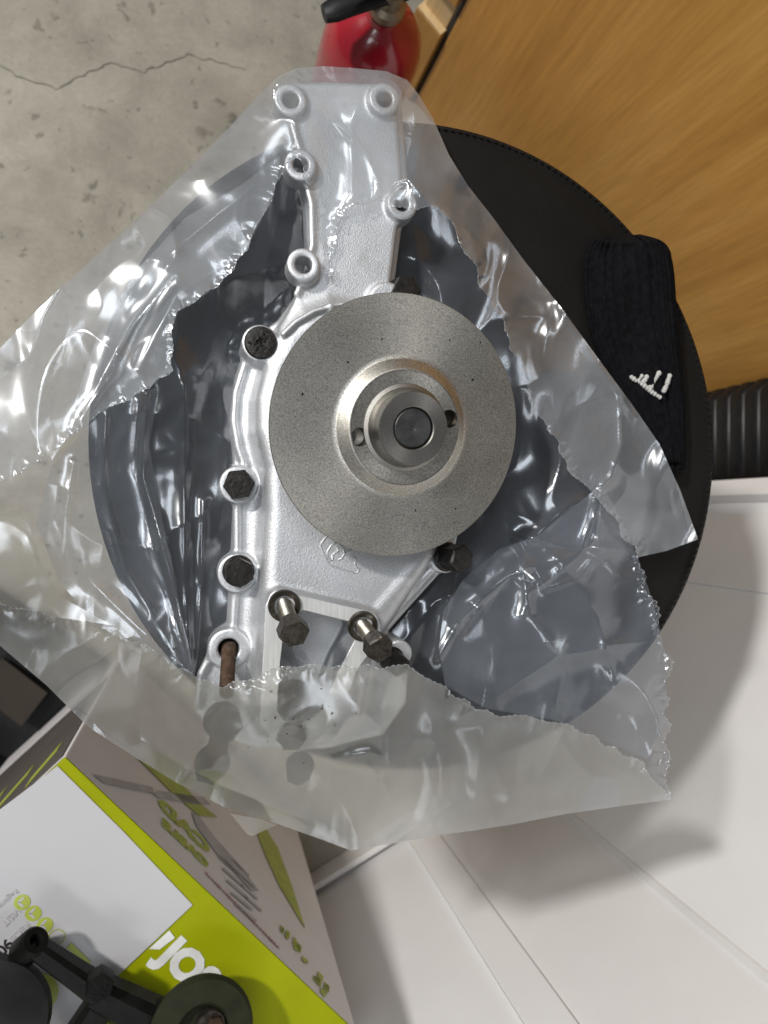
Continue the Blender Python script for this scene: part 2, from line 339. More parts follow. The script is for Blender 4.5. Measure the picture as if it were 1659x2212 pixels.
W0 = tuple(P(958, 100, -0.42)[:2]); W1 = (0.690, 0.168)
wd = thing('wooden_cabinet', 'varnished honey coloured wooden cabinet side behind the stool', 'cabinet')
LW = (Vector(W1) - Vector(W0)).length
def wood_piece(name, s0, s1, t0, t1, z0, z1, mat, bev=.001):
    a = Vector((0, 0, 0)); bm = bmesh.new(); d = (Vector((*W1, 0)) - Vector((*W0, 0))).normalized(); n = Vector((d.y, -d.x, 0))
    # local frame: x along the panel, z up
    box(bm, ((s0 + s1) / 2, (t0 + t1) / 2, (z0 + z1) / 2), ((s1 - s0) / 2, 0, 0), (0, (t1 - t0) / 2, 0), (0, 0, (z1 - z0) / 2), bev)
    o = bm_obj(name, bm, mat, wd); o.location = (*W0, 0); o.rotation_euler = (0, 0, math.atan2(d.y, d.x)); return o
wood_piece('side_panel', 0.0, LW, 0.0, 0.018, FLOOR, 0.36, M['wood'])
wood_piece('gap_strip', -0.006, -0.0005, 0.004, 0.016, FLOOR, 0.36, M['dark'])
# upright in front of the panel edge with a notch cut out of it
zn = -0.405
wood_piece('upright', -0.050, -0.007, -0.006, 0.030, FLOOR, zn, M['wood_strip'])
o = wood_piece('notch_face', -0.0495, -0.0075, -0.0055, 0.0295, zn + .0005, zn + 0.004, M['wood_raw'])
wood_piece('upright', -0.050, -0.007, -0.006, 0.030, zn + 0.055, 0.36, M['wood_strip'])
wood_piece('rail', -0.046, -0.009, 0.004, 0.028, zn + 0.004, zn + 0.055, M['wood_raw'])

# ================================================================== BLACK RIBBED DUCT
duct = thing('ribbed_duct', 'black ribbed rectangular duct standing upright beside the wooden cabinet', 'duct')
a = V(1595, 838, -0.25); b = V(1595, 1036, -0.25)
ax = Vector((0.80, 0.168, 0)); bx_ = Vector((0.80, 0.045, 0)); mid_ = (ax + bx_) / 2
mid_ = Vector((0.722, 0.100, 0)); hx, hy = 0.050, 0.069
for k in range(32):
    z = FLOOR + 0.012 + k * 0.0275
    bm = bmesh.new()
    prof = [(.975, -0.0118), (1.0, -0.007), (1.0, 0.004), (.985, 0.0085), (0.95, 0.0115), (.88, .0135)]
    def ringpts(s):
        x, y, cch = hx * s, hy * s, 0.016
        return [(x - cch, -y), (x, -y + cch), (x, y - cch), (x - cch, y), (-x + cch, y), (-x, y - cch), (-x, -y + cch), (-x + cch, -y)]
    rings = [[bm.verts.new((mid_.x + p[0], mid_.y + p[1], z + dz)) for p in ringpts(s)] for s, dz in [(0.88, -0.0137)] + prof]
    for r0, r1 in zip(rings, rings[1:]):
        for i in range(8): bm.faces.new((r0[i], r0[(i + 1) % 8], r1[(i + 1) % 8], r1[i]))
    bm.faces.new(rings[0][::-1]); bm.faces.new(rings[-1])
    bm_obj('rib', bm, M['black_plastic'], duct, smooth=50)

# ================================================================== FIRE EXTINGUISHER
fe = thing('fire_extinguisher', 'small red fire extinguisher with black handle standing on the concrete', 'fire extinguisher')
fx = V(806, 95, -0.22); fx.z = 0; er = 0.0475
bm = bmesh.new(); lathe(bm, [(0, FLOOR), (er - .006, FLOOR), (er, FLOOR + .008), (er, -0.235), (er * .985, -0.222), (er * .90, -0.205), (er * .72, -0.191), (er * .45, -0.182), (0.016, -0.178), (0.015, -0.172), (0, -0.172)], 48, Matrix.Translation(fx))
bm_obj('cylinder', bm, M['red'], fe, smooth=40)
bm = bmesh.new(); lathe(bm, [(0, -0.172), (.014, -.172), (.0165, -.168), (.0165, -.160), (.012, -.157), (.012, -.140), (0, -.140)], 24, Matrix.Translation(fx)); bm_obj('valve', bm, M['brass'], fe, smooth=30)
hd = Vector((-0.94, -0.34, 0)).normalized()
for nm, z0, z1, ln, x0 in (('lever', -.128, -.120, .062, -.02), ('handle', -.146, -.158, .060, -.012)):
    bm = bmesh.new(); sd = Vector((-hd.y, hd.x, 0)); rings = []
    for i in range(9):
        t = i / 8; p = fx + hd * (x0 + (ln - x0) * t) + Vector((0, 0, z0 + (z1 - z0) * t * t)); wdt = .0105 * (1 if t < .9 else .75); th = .005
        rings.append([bm.verts.new(p + sd * math.cos(q) * wdt + Vector((0, 0, math.sin(q) * th))) for q in [2 * math.pi * j / 12 for j in range(12)]])
    for r0, r1 in zip(rings, rings[1:]):
        for j in range(12): bm.faces.new((r0[j], r0[(j + 1) % 12], r1[(j + 1) % 12], r1[j]))
    bm.faces.new(rings[0]); bm.faces.new(rings[-1]); bm_obj(nm, bm, M['black_plastic'], fe, smooth=60)

# ================================================================== STOOL
st = thing('stool', 'round black leather stool seat carrying the bagged pump', 'stool')
SC = Vector((0.147, 0.043, 0)); SR = 0.214
st.location = (SC.x, SC.y, FLOOR)
def sl(o): o.location = (0, 0, -FLOOR); return o
bm = bmesh.new(); prof = [(0, 0.0), (SR * .5, -0.0003), (SR * .85, -0.001), (SR - .012, -0.002), (SR - .007, -0.0045), (SR - .0045, -0.0035), (SR - .001, -0.006), (SR, -0.010), (SR, -0.045), (SR - .004, -0.052), (0, -0.052)]
lathe(bm, prof, 128); sl(bm_obj('seat', bm, M['leather'], st, smooth=50))
bm = bmesh.new(); n = 260
lathe(bm, [(.0, -.054), (.03, -.054), (.03, FLOOR + .03), (.0, FLOOR + .03)], 24); sl(bm_obj('post', bm, M['black_plastic'], st, smooth=40))
bm = bmesh.new(); lathe(bm, [(0, FLOOR + .028), (.05, FLOOR + .028), (.15, FLOOR + .012), (.155, FLOOR + .001), (0, FLOOR + .001)], 48); sl(bm_obj('base', bm, M['black_plastic'], st, smooth=40))
# stitched seam round the rim
bm = bmesh.new()
for i in range(n):
    a0, a1 = 2 * math.pi * (i + .12) / n, 2 * math.pi * (i + .80) / n
    rr = SR - .0052
    p0 = Vector((rr * math.cos(a0), rr * math.sin(a0), -.0036)); p1 = Vector(((rr + .0014) * math.cos(a1), (rr + .0014) * math.sin(a1), -.0042)); pm = (p0 + p1) / 2 + Vector((0, 0, .0013))
    tube(bm, [p0, pm, p1], [.0006, .0009, .0006], 5)
tag(sl(bm_obj('stitching', bm, M['leather_seam'], st, smooth=True)), kind='stuff')

# ================================================================== KNIT SOCK
sk = thing('sock', 'black ribbed knit sock with small white stitched mark on the stool edge', 'sock')
cl = [(1352, 512, 30), (1355, 524, 74), (1357, 548, 90), (1358, 590, 96), (1362, 660, 96), (1372, 730, 92), (1388, 800, 84), (1404, 860, 74), (1420, 930, 60), (1430, 975, 50), (1434, 996, 46), (1436, 1002, 42), (1438, 1008, 44), (1439, 1014, 36)]
bm = bmesh.new(); NR, NS = 96, 120; rings = []
cu = np.array(cl, float); tt = np.linspace(0, 1, len(cl)); ts = np.linspace(0, 1, NS)
cx, cy, cw = (np.interp(ts, tt, cu[:, k]) for k in range(3))
ker = np.ones(9) / 9
for arr in (cx, cy, cw): arr[4:-4] = np.convolve(arr, ker, 'valid')
for i in range(NS):
    z0 = 0.013 * min(1, (i + 1) / 10) ** .5 if i < 10 else 0.013
    z0 *= 1 - .35 * ts[i]
    ring = []
    for k in range(NR):
        a = 2 * math.pi * k / NR; cs, sn = math.cos(a), math.sin(a)
        rib = 1 + 0.035 * math.cos(26 * a) * (1 if sn > -.3 else 0)
        uu = cx[i] + cw[i] * math.copysign(abs(cs) ** .75, cs) * (rib if abs(cs) > .8 else 1)
        zz = 0.0005 + z0 + z0 * math.copysign(abs(sn) ** .8, sn) * (1 + .16 * math.cos(30 * a)) + .0016 * math.sin(uu * .035 + i * .16) * max(0, sn) + .0008 * math.sin(uu * .09 - i * .31) * max(0, sn)
        if sn > 0: zz += 0.002 * math.exp(-((cs - .55) / .12) ** 2) * (1 - ts[i]) - .003 * math.exp(-((cs - .42) / .08) ** 2)
        ring.append(bm.verts.new(P(uu, cy[i] - abs(cs) * 6 * (i < 20), zz)))
    rings.append(ring)
for r0, r1 in zip(rings, rings[1:]):
    for k in range(NR): bm.faces.new((r0[k], r0[(k + 1) % NR], r1[(k + 1) % NR], r1[k]))
bm.faces.new(rings[0]); bm.faces.new(rings[-1][::-1]); bm_obj('knit_tube', bm, M['knit'], sk, smooth=True)
bm = bmesh.new()
marks = [[(1364, 815), (1374, 822), (1386, 829), (1398, 838), (1408, 847), (1420, 855), (1430, 861)], [(1386, 812), (1381, 818), (1378, 824)], [(1403, 808), (1397, 814), (1392, 822), (1386, 829)], [(1423, 806), (1419, 814), (1413, 823), (1408, 832), (1404, 840)], [(1446, 812), (1443, 822), (1440, 832), (1436, 840), (1432, 848)]]
for ln in marks:
    for (u0, v0), (u1, v1) in zip(ln, ln[1:]):
        for t in (0, .5):
            u, v = u0 + (u1 - u0) * t, v0 + (v1 - v0) * t; r = .0017 + random.uniform(-.0004, .0004)
            d = 1 - ((u - 1398) / 82) ** 2
            bmesh.ops.create_icosphere(bm, subdivisions=1, radius=r, matrix=Matrix.Translation(V(u, v, .0090 + .0122 * max(.1, d) ** .42 + .0022)))
tag(bm_obj('stitched_mark', bm, M['knit_white'], sk, smooth=True), kind='stuff')

# ================================================================== WATER PUMP
pump = thing('water_pump', 'silver cast aluminium water pump with round grey pulley, inside the torn bag', 'water pump')
PL = P(853, 915, 0.02); pump.location = (PL[0], PL[1], 0.004)
def adopt(o):       # keep world coordinates while parented to the pump
    o.parent = pump; o.matrix_parent_inverse = Matrix.Translation((-PL[0], -PL[1], -0.004)); return o
GS = 0.00085
lo = np.array([P(380, 1000, 0)[0], P(600, 1640, 0)[1], 0.0005]); hi = np.array([P(1050, 1000, 0)[0], P(600, 120, 0)[1], 0.0545])
nx, ny, nz = (np.ceil((hi - lo) / GS).astype(int))
X = (lo[0] + np.arange(nx) * GS).astype(np.float32); Y = (lo[1] + np.arange(ny) * GS).astype(np.float32); Z = (lo[2] + np.arange(nz) * GS).astype(np.float32)
GX, GY = np.meshgrid(X, Y, indexing='ij')
def sd_poly(poly, z):
    pts = np.array([P(u, v, z)[:2] for u, v in poly], np.float32); d = np.full(GX.shape, 1e9, np.float32); s = np.ones(GX.shape, np.float32)
    for i in range(len(pts)):
        a, b = pts[i], pts[i - 1]; e = b - a; wx, wy = GX - a[0], GY - a[1]
        t = np.clip((wx * e[0] + wy * e[1]) / (e @ e), 0, 1); d = np.minimum(d, (wx - e[0] * t) ** 2 + (wy - e[1] * t) ** 2)
        c1, c2, c3 = GY >= a[1], GY < b[1], e[0] * wy > e[1] * wx
        s = np.where((c1 & c2 & c3) | (~c1 & ~c2 & ~c3), -s, s)
    return s * np.sqrt(d)
def slab(d2, z0, z1, rnd=0.0):
    dz = np.abs(Z - (z0 + z1) / 2) - (z1 - z0) / 2 + rnd
    a = d2[:, :, None] + rnd; b = dz[None, None, :]
    return np.minimum(np.maximum(a, b), 0) + np.sqrt(np.maximum(a, 0) ** 2 + np.maximum(b, 0) ** 2) - rnd
def circ(u, v, r, z):
    c = P(u, v, z); return np.sqrt((GX - c[0]) ** 2 + (GY - c[1]) ** 2) - r * px(z)
def smin(a, b, k):
    h = np.maximum(k - np.abs(a - b), 0) / k; return np.minimum(a, b) - h * h * k * 0.25
def smax(a, b, k): return -smin(-a, -b, k)
def capsules(path, z, r, zs=None):
    d = None; pts = [np.array(P(u, v, z)) for u, v in path]
    d2 = np.full(GX.shape, 1e9, np.float32)
    for a, b in zip(pts, pts[1:]):
        e = (b - a)[:2]; wx, wy = GX - a[0], GY - a[1]; t = np.clip((wx * e[0] + wy * e[1]) / max(e @ e, 1e-9), 0, 1)
        d2 = np.minimum(d2, np.sqrt((wx - e[0] * t) ** 2 + (wy - e[1] * t) ** 2))
    return np.sqrt(d2[:, :, None] ** 2 + (Z - z)[None, None, :] ** 2).astype(np.float32) - r, d2
flange = [(604, 190), (640, 172), (825, 178), (868, 205), (885, 430), (868, 500), (850, 640), (960, 760), (1012, 900), (1005, 1080), (985, 1185), (962, 1228), (835, 1368), (885, 1420), (880, 1520), (830, 1590), (700, 1620), (560, 1620), (460, 1590), (420, 1540), (418, 1500), (440, 1450), (470, 1385), (490, 1350), (495, 1270), (500, 1180), (504, 1090), (505, 1010), (497, 900), (508, 810), (538, 735), (600, 690), (640, 640), (668, 560), (662, 420), (640, 340), (614, 260)]
D = slab(sd_poly(flange, .018), .002, .0175, .002)
arm = [(612, 190), (640, 174), (825, 180), (858, 205), (872, 430), (858, 500), (842, 640), (800, 760), (620, 770), (606, 705), (640, 640), (676, 560), (670, 420), (648, 340), (622, 260)]
D = smin(D, slab(sd_poly(arm, .03), .002, .030, .0025), .004)
# raised left edge of the arm
for path in ([(640, 635), (662, 590), (674, 530), (672, 440), (662, 400)], [(648, 330), (636, 290), (622, 235)]):
    D = smin(D, capsules(path, .0295, .0016)[0], .003)
body = [(715, 652), (660, 672), (612, 712), (572, 780), (552, 860), (552, 930), (570, 1010), (572, 1100), (566, 1200), (560, 1300), (552, 1420), (548, 1540), (575, 1600), (640, 1622), (730, 1615), (785, 1560), (800, 1480), (812, 1400), (925, 1235), (985, 1120), (1005, 950), (955, 790), (850, 680)]
D = smin(D, slab(sd_poly(body, .036), .002, .0365, .009), .010)
# flange ridge, circular ledge, rib
for path, z, r, k in (([(540, 775), (530, 785), (510, 850), (506, 910), (515, 965), (528, 1005)], .0185, .0022, .003),
                      ([(512, 1075), (513, 1130), (513, 1200)], .0185, .0024, .003), ([(510, 1265), (506, 1320), (503, 1370)], .0185, .0024, .003),
                      ([(612, 722), (640, 695), (680, 672), (722, 660), (780, 655), (830, 660)], .0375, .0017, .003),
                      ([(713, 660), (722, 705)], .0375, .0015, .002),
                      ([(948, 1212), (815, 1362)], .024, .0026, .003), ([(925, 1190), (800, 1335)], .033, .0024, .005), ([(470, 1385), (435, 1455), (425, 1520)], .0185, .0024, .003)):
    D = smin(D, capsules(path, z, r)[0], k)
outlet = [(583, 1284), (592, 1276), (602, 1274), (795, 1318), (816, 1330), (824, 1350), (822, 1385), (778, 1442), (740, 1540), (700, 1590), (640, 1604), (585, 1596), (560, 1560), (572, 1310)]
D = smin(D, slab(sd_poly(outlet, .043), .002, .0425, .001), .005)
bosses = [(628, 215, 35, .0345, 17), (831, 213, 35, .0345, 17), (650, 355, 34, .0365, 16), (869, 440, 34, .0345, 15), (656, 571, 35, .0385, 18),
          (563, 741, 39, .0335, 0), (515, 1047, 39, .0245, 0), (513, 1238, 41, .0245, 0), (494, 1402, 42, .0225, 21), (962, 1203, 36, .0285, 0), (838, 650, 42, .037, 0), (862, 1412, 30, .039, 0)]
for bi, (u, v, r, zt, hr) in enumerate(bosses): D = smin(D, slab(circ(u, v, r, zt), zt - .015 if bi < 5 else .002, zt, .0012), .0028)
hole = [(618, 1332), (655, 1319), (762, 1346), (771, 1360), (764, 1385), (735, 1440), (698, 1530), (670, 1554), (640, 1560), (614, 1554), (600, 1533), (606, 1430)]
D = smax(D, -slab(sd_poly(hole, .042), .0035, .08, .003), .0015)
for u, v, r, zt, hr in bosses:
    if hr: D = smax(D, -slab(circ(u, v, hr, zt), -.01, .09), .0012)
D = D.astype(np.float32)
def surface_nets(D):
    S = D < 0; nx, ny, nz = D.shape
    cell = np.zeros((nx - 1, ny - 1, nz - 1), bool); cnt = np.zeros(cell.shape, np.float32); acc = np.zeros(cell.shape + (3,), np.float32)
    off = [(0, 0, 0), (1, 0, 0), (0, 1, 0), (1, 1, 0), (0, 0, 1), (1, 0, 1), (0, 1, 1), (1, 1, 1)]
    sub = lambda A, o: A[o[0]:o[0] + nx - 1, o[1]:o[1] + ny - 1, o[2]:o[2] + nz - 1]
    for i in range(8):
        for ax in range(3):
            if off[i][ax] == 0:
                o2 = list(off[i]); o2[ax] = 1; a, b = sub(D, off[i]), sub(D, o2); mk = (a < 0) != (b < 0)
                idx = np.nonzero(mk); t = a[idx] / (a[idx] - b[idx])
                p = np.tile(np.array(off[i], np.float32), (len(t), 1)); p[:, ax] = t
                acc[idx] += p; cnt[idx] += 1
    act = cnt > 0; idx = np.argwhere(act); ids = np.full(cell.shape, -1, np.int64); ids[act] = np.arange(len(idx))
    verts = (idx + acc[act] / cnt[act][:, None]).astype(np.float64); quads = []
    for ax in range(3):
        a = [slice(None)] * 3; b = [slice(None)] * 3; a[ax] = slice(0, -1); b[ax] = slice(1, None)
        ch = S[tuple(a)] != S[tuple(b)]; e = np.argwhere(ch); flip = S[tuple(a)][ch]
        o1, o2 = (ax + 1) % 3, (ax + 2) % 3
        ok = (e[:, o1] > 0) & (e[:, o2] > 0) & (e[:, o1] < D.shape[o1] - 1) & (e[:, o2] < D.shape[o2] - 1); e, flip = e[ok], flip[ok]
        def g(d1, d2):
            q = e.copy(); q[:, o1] -= d1; q[:, o2] -= d2; return ids[q[:, 0], q[:, 1], q[:, 2]]
        q = np.stack([g(1, 1), g(0, 1), g(0, 0), g(1, 0)], 1); q[~flip] = q[~flip][:, ::-1]; quads.append(q)
    return verts, np.concatenate(quads)
vs, qs = surface_nets(D)
vs = vs * GS + lo
me = bpy.data.meshes.new('casting'); me.from_pydata(vs.tolist(), [], qs.tolist()); me.update()
me.polygons.foreach_set('use_smooth', [True] * len(me.polygons))
adopt(link('casting', me, M['cast']))
# machined frame round the outlet
from mathutils.geometry import tessellate_polygon
def flat_ring(name, outer, inner, z, mat, th=.0012):
    """plate with a hole, th thick, resting at height z"""
    pts = [P(u, v, z)[:2] for u, v in outer + inner]; no, ni = len(outer), len(inner)
    ed = [(i, (i + 1) % no) for i in range(no)] + [(no + i, no + (i + 1) % ni) for i in range(ni)]
    r = delaunay_2d_cdt([Vector(p) for p in pts], ed, [list(range(no)), [no + i for i in range(ni)][::1]], 0, 1e-7)
    def inside(p, pl):
        c = False
        for i in range(len(pl)):
            a, b = pl[i], pl[i - 1]
            if (a[1] > p[1]) != (b[1] > p[1]) and p[0] < (b[0] - a[0]) * (p[1] - a[1]) / (b[1] - a[1]) + a[0]: c = not c
        return c
    op, ip = pts[:no], pts[no:]; bm = bmesh.new(); vv = [bm.verts.new((p.x, p.y, z)) for p in r[0]]
    for f in r[2]:
        c = sum((Vector(r[0][i]) for i in f), Vector((0, 0))) / len(f)
        if inside(c, op) and not (ni and inside(c, ip)):
            try: bm.faces.new([vv[i] for i in f])
            except ValueError: pass
    g = bmesh.ops.extrude_face_region(bm, geom=list(bm.faces)); bmesh.ops.translate(bm, verts=[x for x in g['geom'] if isinstance(x, bmesh.types.BMVert)], vec=(0, 0, th))
    return bm_obj(name, bm, mat)
fo = [(585, 1286), (593, 1279), (603, 1277), (792, 1320), (812, 1331), (820, 1350), (818, 1382), (774, 1440), (738, 1535), (698, 1585), (640, 1599), (588, 1591), (563, 1556), (575, 1310)]
fi = [(616, 1330), (655, 1317), (764, 1344), (773, 1359), (766, 1387), (737, 1442), (700, 1530), (672, 1556), (640, 1562), (612, 1556), (598, 1535), (604, 1430)]
adopt(flat_ring('flange_face', fo, fi, .0424, M['machined'], .0007))
# raised maker's emblem
bm = bmesh.new(); ze = .0367
def path3(pts, z=ze): return [P(u, v, z) for u, v in pts]
for ln in ([(716, 1150), (700, 1164), (691, 1178), (700, 1198), (712, 1222), (735, 1229), (762, 1237), (771, 1238), (776, 1230), (768, 1224), (766, 1215), (770, 1208), (764, 1203)],
           [(728, 1171), (716, 1177), (707, 1191), (707, 1203), (713, 1210), (719, 1209), (717, 1199), (724, 1194), (731, 1190), (728, 1183)],
           [(734, 1174), (742, 1184), (744, 1196), (738, 1206), (730, 1210)], [(748, 1197), (756, 1191), (760, 1183)]):
    tube(bm, path3(ln), .00055, 6)
adopt(bm_obj('emblem', bm, M['cast'], smooth=True))
# ---- pulley
pul_axis = Vector((0.09, -0.13, 1.0)).normalized()
PC = V(863, 923, 0.0675); PM = axis_matrix(PC, pul_axis)
def mm(pr): return [(r / 1000, z / 1000) for r, z in pr]
bm = bmesh.new(); lathe(bm, mm([(0, -14), (22, -14), (30, -12), (58, -9), (70, -4.2), (72.2, -3), (72.4, -.6), (72.0, 0), (68, .35), (58, 1.1), (48, 2.0), (40, 3.0), (37.4, 3.4), (36.9, 3.7), (32.0, 9.2), (31.4, 9.5), (0, 9.6)]), 180)
disc_me = bpy.data.meshes.new('pulley'); bmesh.ops.recalc_face_normals(bm, faces=bm.faces); bm.to_mesh(disc_me); bm.free()
disc = bpy.data.objects.new('pulley', disc_me); C.objects.link(disc)
hole_ang = [math.atan2(-.22, -1), math.atan2(-.22, -1) + math.pi]
cut = bmesh.new()
for a in hole_ang: lathe(cut, mm([(0, -30), (5.0, -30), (5.0, 30), (0, 30)]), 28, Matrix.Translation((0.0262 * math.cos(a), .0262 * math.sin(a), 0)))
cm = bpy.data.meshes.new('cut'); bmesh.ops.recalc_face_normals(cut, faces=cut.faces); cut.to_mesh(cm); cut.free(); co = bpy.data.objects.new('cut', cm); C.objects.link(co)
bo = disc.modifiers.new('b', 'BOOLEAN'); bo.object = co; bo.operation = 'DIFFERENCE'; bo.solver = 'EXACT'
dg = bpy.context.evaluated_depsgraph_get(); nme = bpy.data.meshes.new_from_object(disc.evaluated_get(dg))
bpy.data.objects.remove(disc); bpy.data.objects.remove(co)
nme.name = 'pulley'; nme.polygons.foreach_set('use_smooth', [True] * len(nme.polygons)); nme.set_sharp_from_angle(angle=R_(24))
pul = link('pulley', nme, M['pulley']); pul.matrix_world = PM; pul.location = PC; pul.rotation_euler = PM.to_euler(); adopt(pul)
def sub(name, prof, mat, n=96, sm=28):
    bm = bmesh.new(); lathe(bm, mm(prof), n); return bm_obj(name, bm, mat, pul, smooth=sm)
sub('inner_ring', [(31.3, 9.55), (31.3, 9.7), (31.1, 9.8), (30.6, 9.8), (30.6, 9.5)], M['hub'])
sub('hub', [(24.0, 9.2), (23.6, 9.9), (21.6, 11.0), (20.2, 13.5), (19.7, 16), (19.4, 21.6), (18.9, 22.2), (11.7, 22.2), (11.1, 21.6), (11.0, 16), (0, 16)], M['hub'])
sub('shaft', [(10.55, 16.2), (10.55, 20.6), (9.7, 21.5), (4, 21.4), (2.0, 21.35), (1.2, 21.1), (.8, 20.4), (0, 20.2)], M['shaft'], 64)
for a in hole_ang:     # threaded lining of the two puller holes
    bm = bmesh.new(); pr = []
    for k in range(16): pr.append((4.95 if k % 2 == 0 else 4.6, 9.2 - k * .5))
    lathe(bm, mm(pr), 28, Matrix.Translation((0.0262 * math.cos(a), .0262 * math.sin(a), 0))); bm_obj('threaded_hole', bm, M['washer'], pul, smooth=20)
bm = bmesh.new(); lathe(bm, mm([(16, -14), (16, -34), (24, -36), (24, -40)]), 48); bm_obj('bearing_neck', bm, M['shaft'], pul, smooth=30)
bm = bmesh.new()       # tiny chips in the spray coat
for u, v in ((740, 785), (961, 737), (1031, 741), (1016, 821), (902, 1104), (994, 1102), (994, 1134), (645, 852), (812, 736)):
    c = V(u, v, .066); r = random.uniform(.0005, .0008); h = PM.inverted() @ c; rr = math.hypot(h.x, h.y) * 1000
    zz = np.interp(rr, [40, 48, 58, 68, 72], [3.0, 2.0, 1.1, .35, 0]) / 1000
    bmesh.ops.create_icosphere(bm, subdivisions=1, radius=1, matrix=Matrix.Translation((h.x, h.y, zz)) @ Matrix.Diagonal((r, r * random.uniform(.7, 1.5), .00025, 1)))
tag(bm_obj('chip', bm, M['bolt'], pul), kind='stuff')
# ---- bolts
def hex_profile(bm, r, z0, z1, mat, cham=.12, dirt=0.0):
    rings = []
    for rr, z in ((r, z0), (r, z1 - r * cham), (r * .9, z1), (r * .55, z1 + r * .01)):
        rings.append([bm.verts.new(mat @ Vector((rr * math.cos(math.pi / 3 * i) + random.gauss(0, dirt), rr * math.sin(math.pi / 3 * i) + random.gauss(0, dirt), z))) for i in range(6)])
    for a, b in zip(rings, rings[1:]):
        for i in range(6): bm.faces.new((a[i], a[(i + 1) % 6], b[(i + 1) % 6], b[i]))
    bm.faces.new(rings[0][::-1]); bm.faces.new(rings[-1])
def bolt(u, v, z, r_px, axis=(0, 0, 1), head_h=.006, flange=1.18, spin=0.2, mat='bolt', name='bolt', dirt=.0002):
    r = r_px * px(z + head_h); m = axis_matrix(V(u, v, z), axis, spin)
    bm = bmesh.new()
    if flange: lathe(bm, [(0, -.0005), (r * flange, -.0005), (r * flange, .0006), (r * flange * .93, .0014), (r * .9, .002), (0, .002)], 28, m)
    hex_profile(bm, r, .0008, head_h, m, dirt=dirt)
    return adopt(bm_obj(name, bm, M[mat], smooth=25))
bolt(515, 1047, .0245, 33, (0.02, -.02, 1), .0065, 0, .15)
bolt(515, 1233, .0245, 32, (0.05, -.05, 1), .009, 1.05, .55, 'bolt')
bolt(965, 1203, .0285, 31, (0.28, -.02, 1), .017, 1.1, .3, 'bolt')
bolt(868, 638, .030, 34, (0.1, .1, 1), .010, 1.15, .1, 'bolt')
bolt(846, 1424, .0385, 26, (0.15, -.2, 1), .012, 1.1, .4, 'bolt')
# cross-recess screw on the upper left boss
zs = .0335; r = 34 * px(zs); m = axis_matrix(V(563, 741, zs), (0, 0, 1), .35)
bm = bmesh.new(); lathe(bm, [(0, -.0005), (r, -.0005), (r, .0012), (r * .93, .0024), (r * .55, .0030), (r * .28, .0027), (r * .22, .0012), (0, .0008)], 36, m)
for a in range(4):
    q = m @ Matrix.Rotation(a * math.pi / 2 + .5, 4, 'Z'); box(bm, q @ Vector((r * .42, 0, .0029)), (q.to_3x3() @ Vector((r * .2, 0, 0))), (q.to_3x3() @ Vector((0, r * .08, 0))), (0, 0, .0006))
for k in range(26):
    a, rr = random.uniform(0, 6.28), r * random.uniform(.1, .85); bmesh.ops.create_icosphere(bm, subdivisions=1, radius=random.uniform(.0005, .0012), matrix=m @ Matrix.Translation((rr * math.cos(a), rr * math.sin(a), .0024)))
adopt(bm_obj('screw', bm, M['bolt'], smooth=40))
# long bolts standing loosely in the outlet flange
def long_bolt(u0, v0, u1, v1, z0, z1, rh, rs, washer_r, spin):
    a, b = V(u0, v0, z0), V(u1, v1, z1); ax = (b - a).normalized(); L = (b - a).length; m = axis_matrix(a, ax, spin)
    bm = bmesh.new(); r = rs; pr = [(0, -.004)]
    zc = -.004
    while zc < L * .55: pr += [(r, zc), (r * .86, zc + .00055)]; zc += .0011
    pr += [(r, zc)]; lathe(bm, pr, 18, m); shank = adopt(bm_obj('bolt', bm, M['thread'], smooth=25))
    bm = bmesh.new(); lathe(bm, [(0, zc), (r * 1.1, zc), (r * 1.12, L * .98), (0, L * .98)], 18, m); hex_profile(bm, rh, L * .72, L, m, dirt=.0001)
    lathe(bm, [(0, L), (rh * .70, L), (rh * .70, L + .0002), (0, L + .00025)], 24, m)
    h = bm_obj('head', bm, M['bolt_worn'], smooth=25); h.parent = shank
    bm = bmesh.new()     # raised radial grade marks on the head
    for k in range(5):
        q = m @ Matrix.Rotation(k * 1.2566 + .3, 4, 'Z'); box(bm, q @ Vector((rh * .48, 0, L + .0003)), q.to_3x3() @ Vector((rh * .18, 0, 0)), q.to_3x3() @ Vector((0, rh * .035, 0)), q.to_3x3() @ Vector((0, 0, .00025)))
    g = bm_obj('grade_mark', bm, M['washer']); g.parent = shank
    # serrated washer lying on the flange
    bm = bmesh.new(); wm = axis_matrix(V(u0, v0, .0433), (ax * .12 + Vector((0, 0, 1))).normalized()); n = 56; ro, ri = washer_r, rs * 1.25
    prev = None; rows = []
    for i in range(n * 2):
        an = math.pi * i / n; zz = .0026 if i % 2 else .0018; sw = .07
        rows.append([bm.verts.new(wm @ Vector((rr * math.cos(an + sw * q), rr * math.sin(an + sw * q), z))) for rr, z, q in ((ro, 0, 0), (ro, .0012, 0), (ro * .93, zz, 0), (ri * 1.35, zz + .0003, 1), (ri, .0026, 1), (ri, 0, 1))])
    for i in range(len(rows)):
        a_, b_ = rows[i], rows[(i + 1) % len(rows)]
        for k in range(5): bm.faces.new((a_[k], b_[k], b_[k + 1], a_[k + 1]))
    adopt(bm_obj('washer', bm, M['washer'], smooth=18))
long_bolt(614, 1308, 636, 1372, .042, .071, .0084, .0048, .0092, .2)
long_bolt(783, 1352, 822, 1405, .042, .073, .0080, .0046, .0088, .5)
bm = bmesh.new(); pr = []    # rusty stud in the lower left boss
a, b = V(495, 1398, .016), V(489, 1500, .050); m = axis_matrix(a, b - a); L = (b - a).length
k = 0.0
while k < L: pr += [(.0042 if k > .006 else .0046, k), (.0040, k + .0006)]; k += .0012
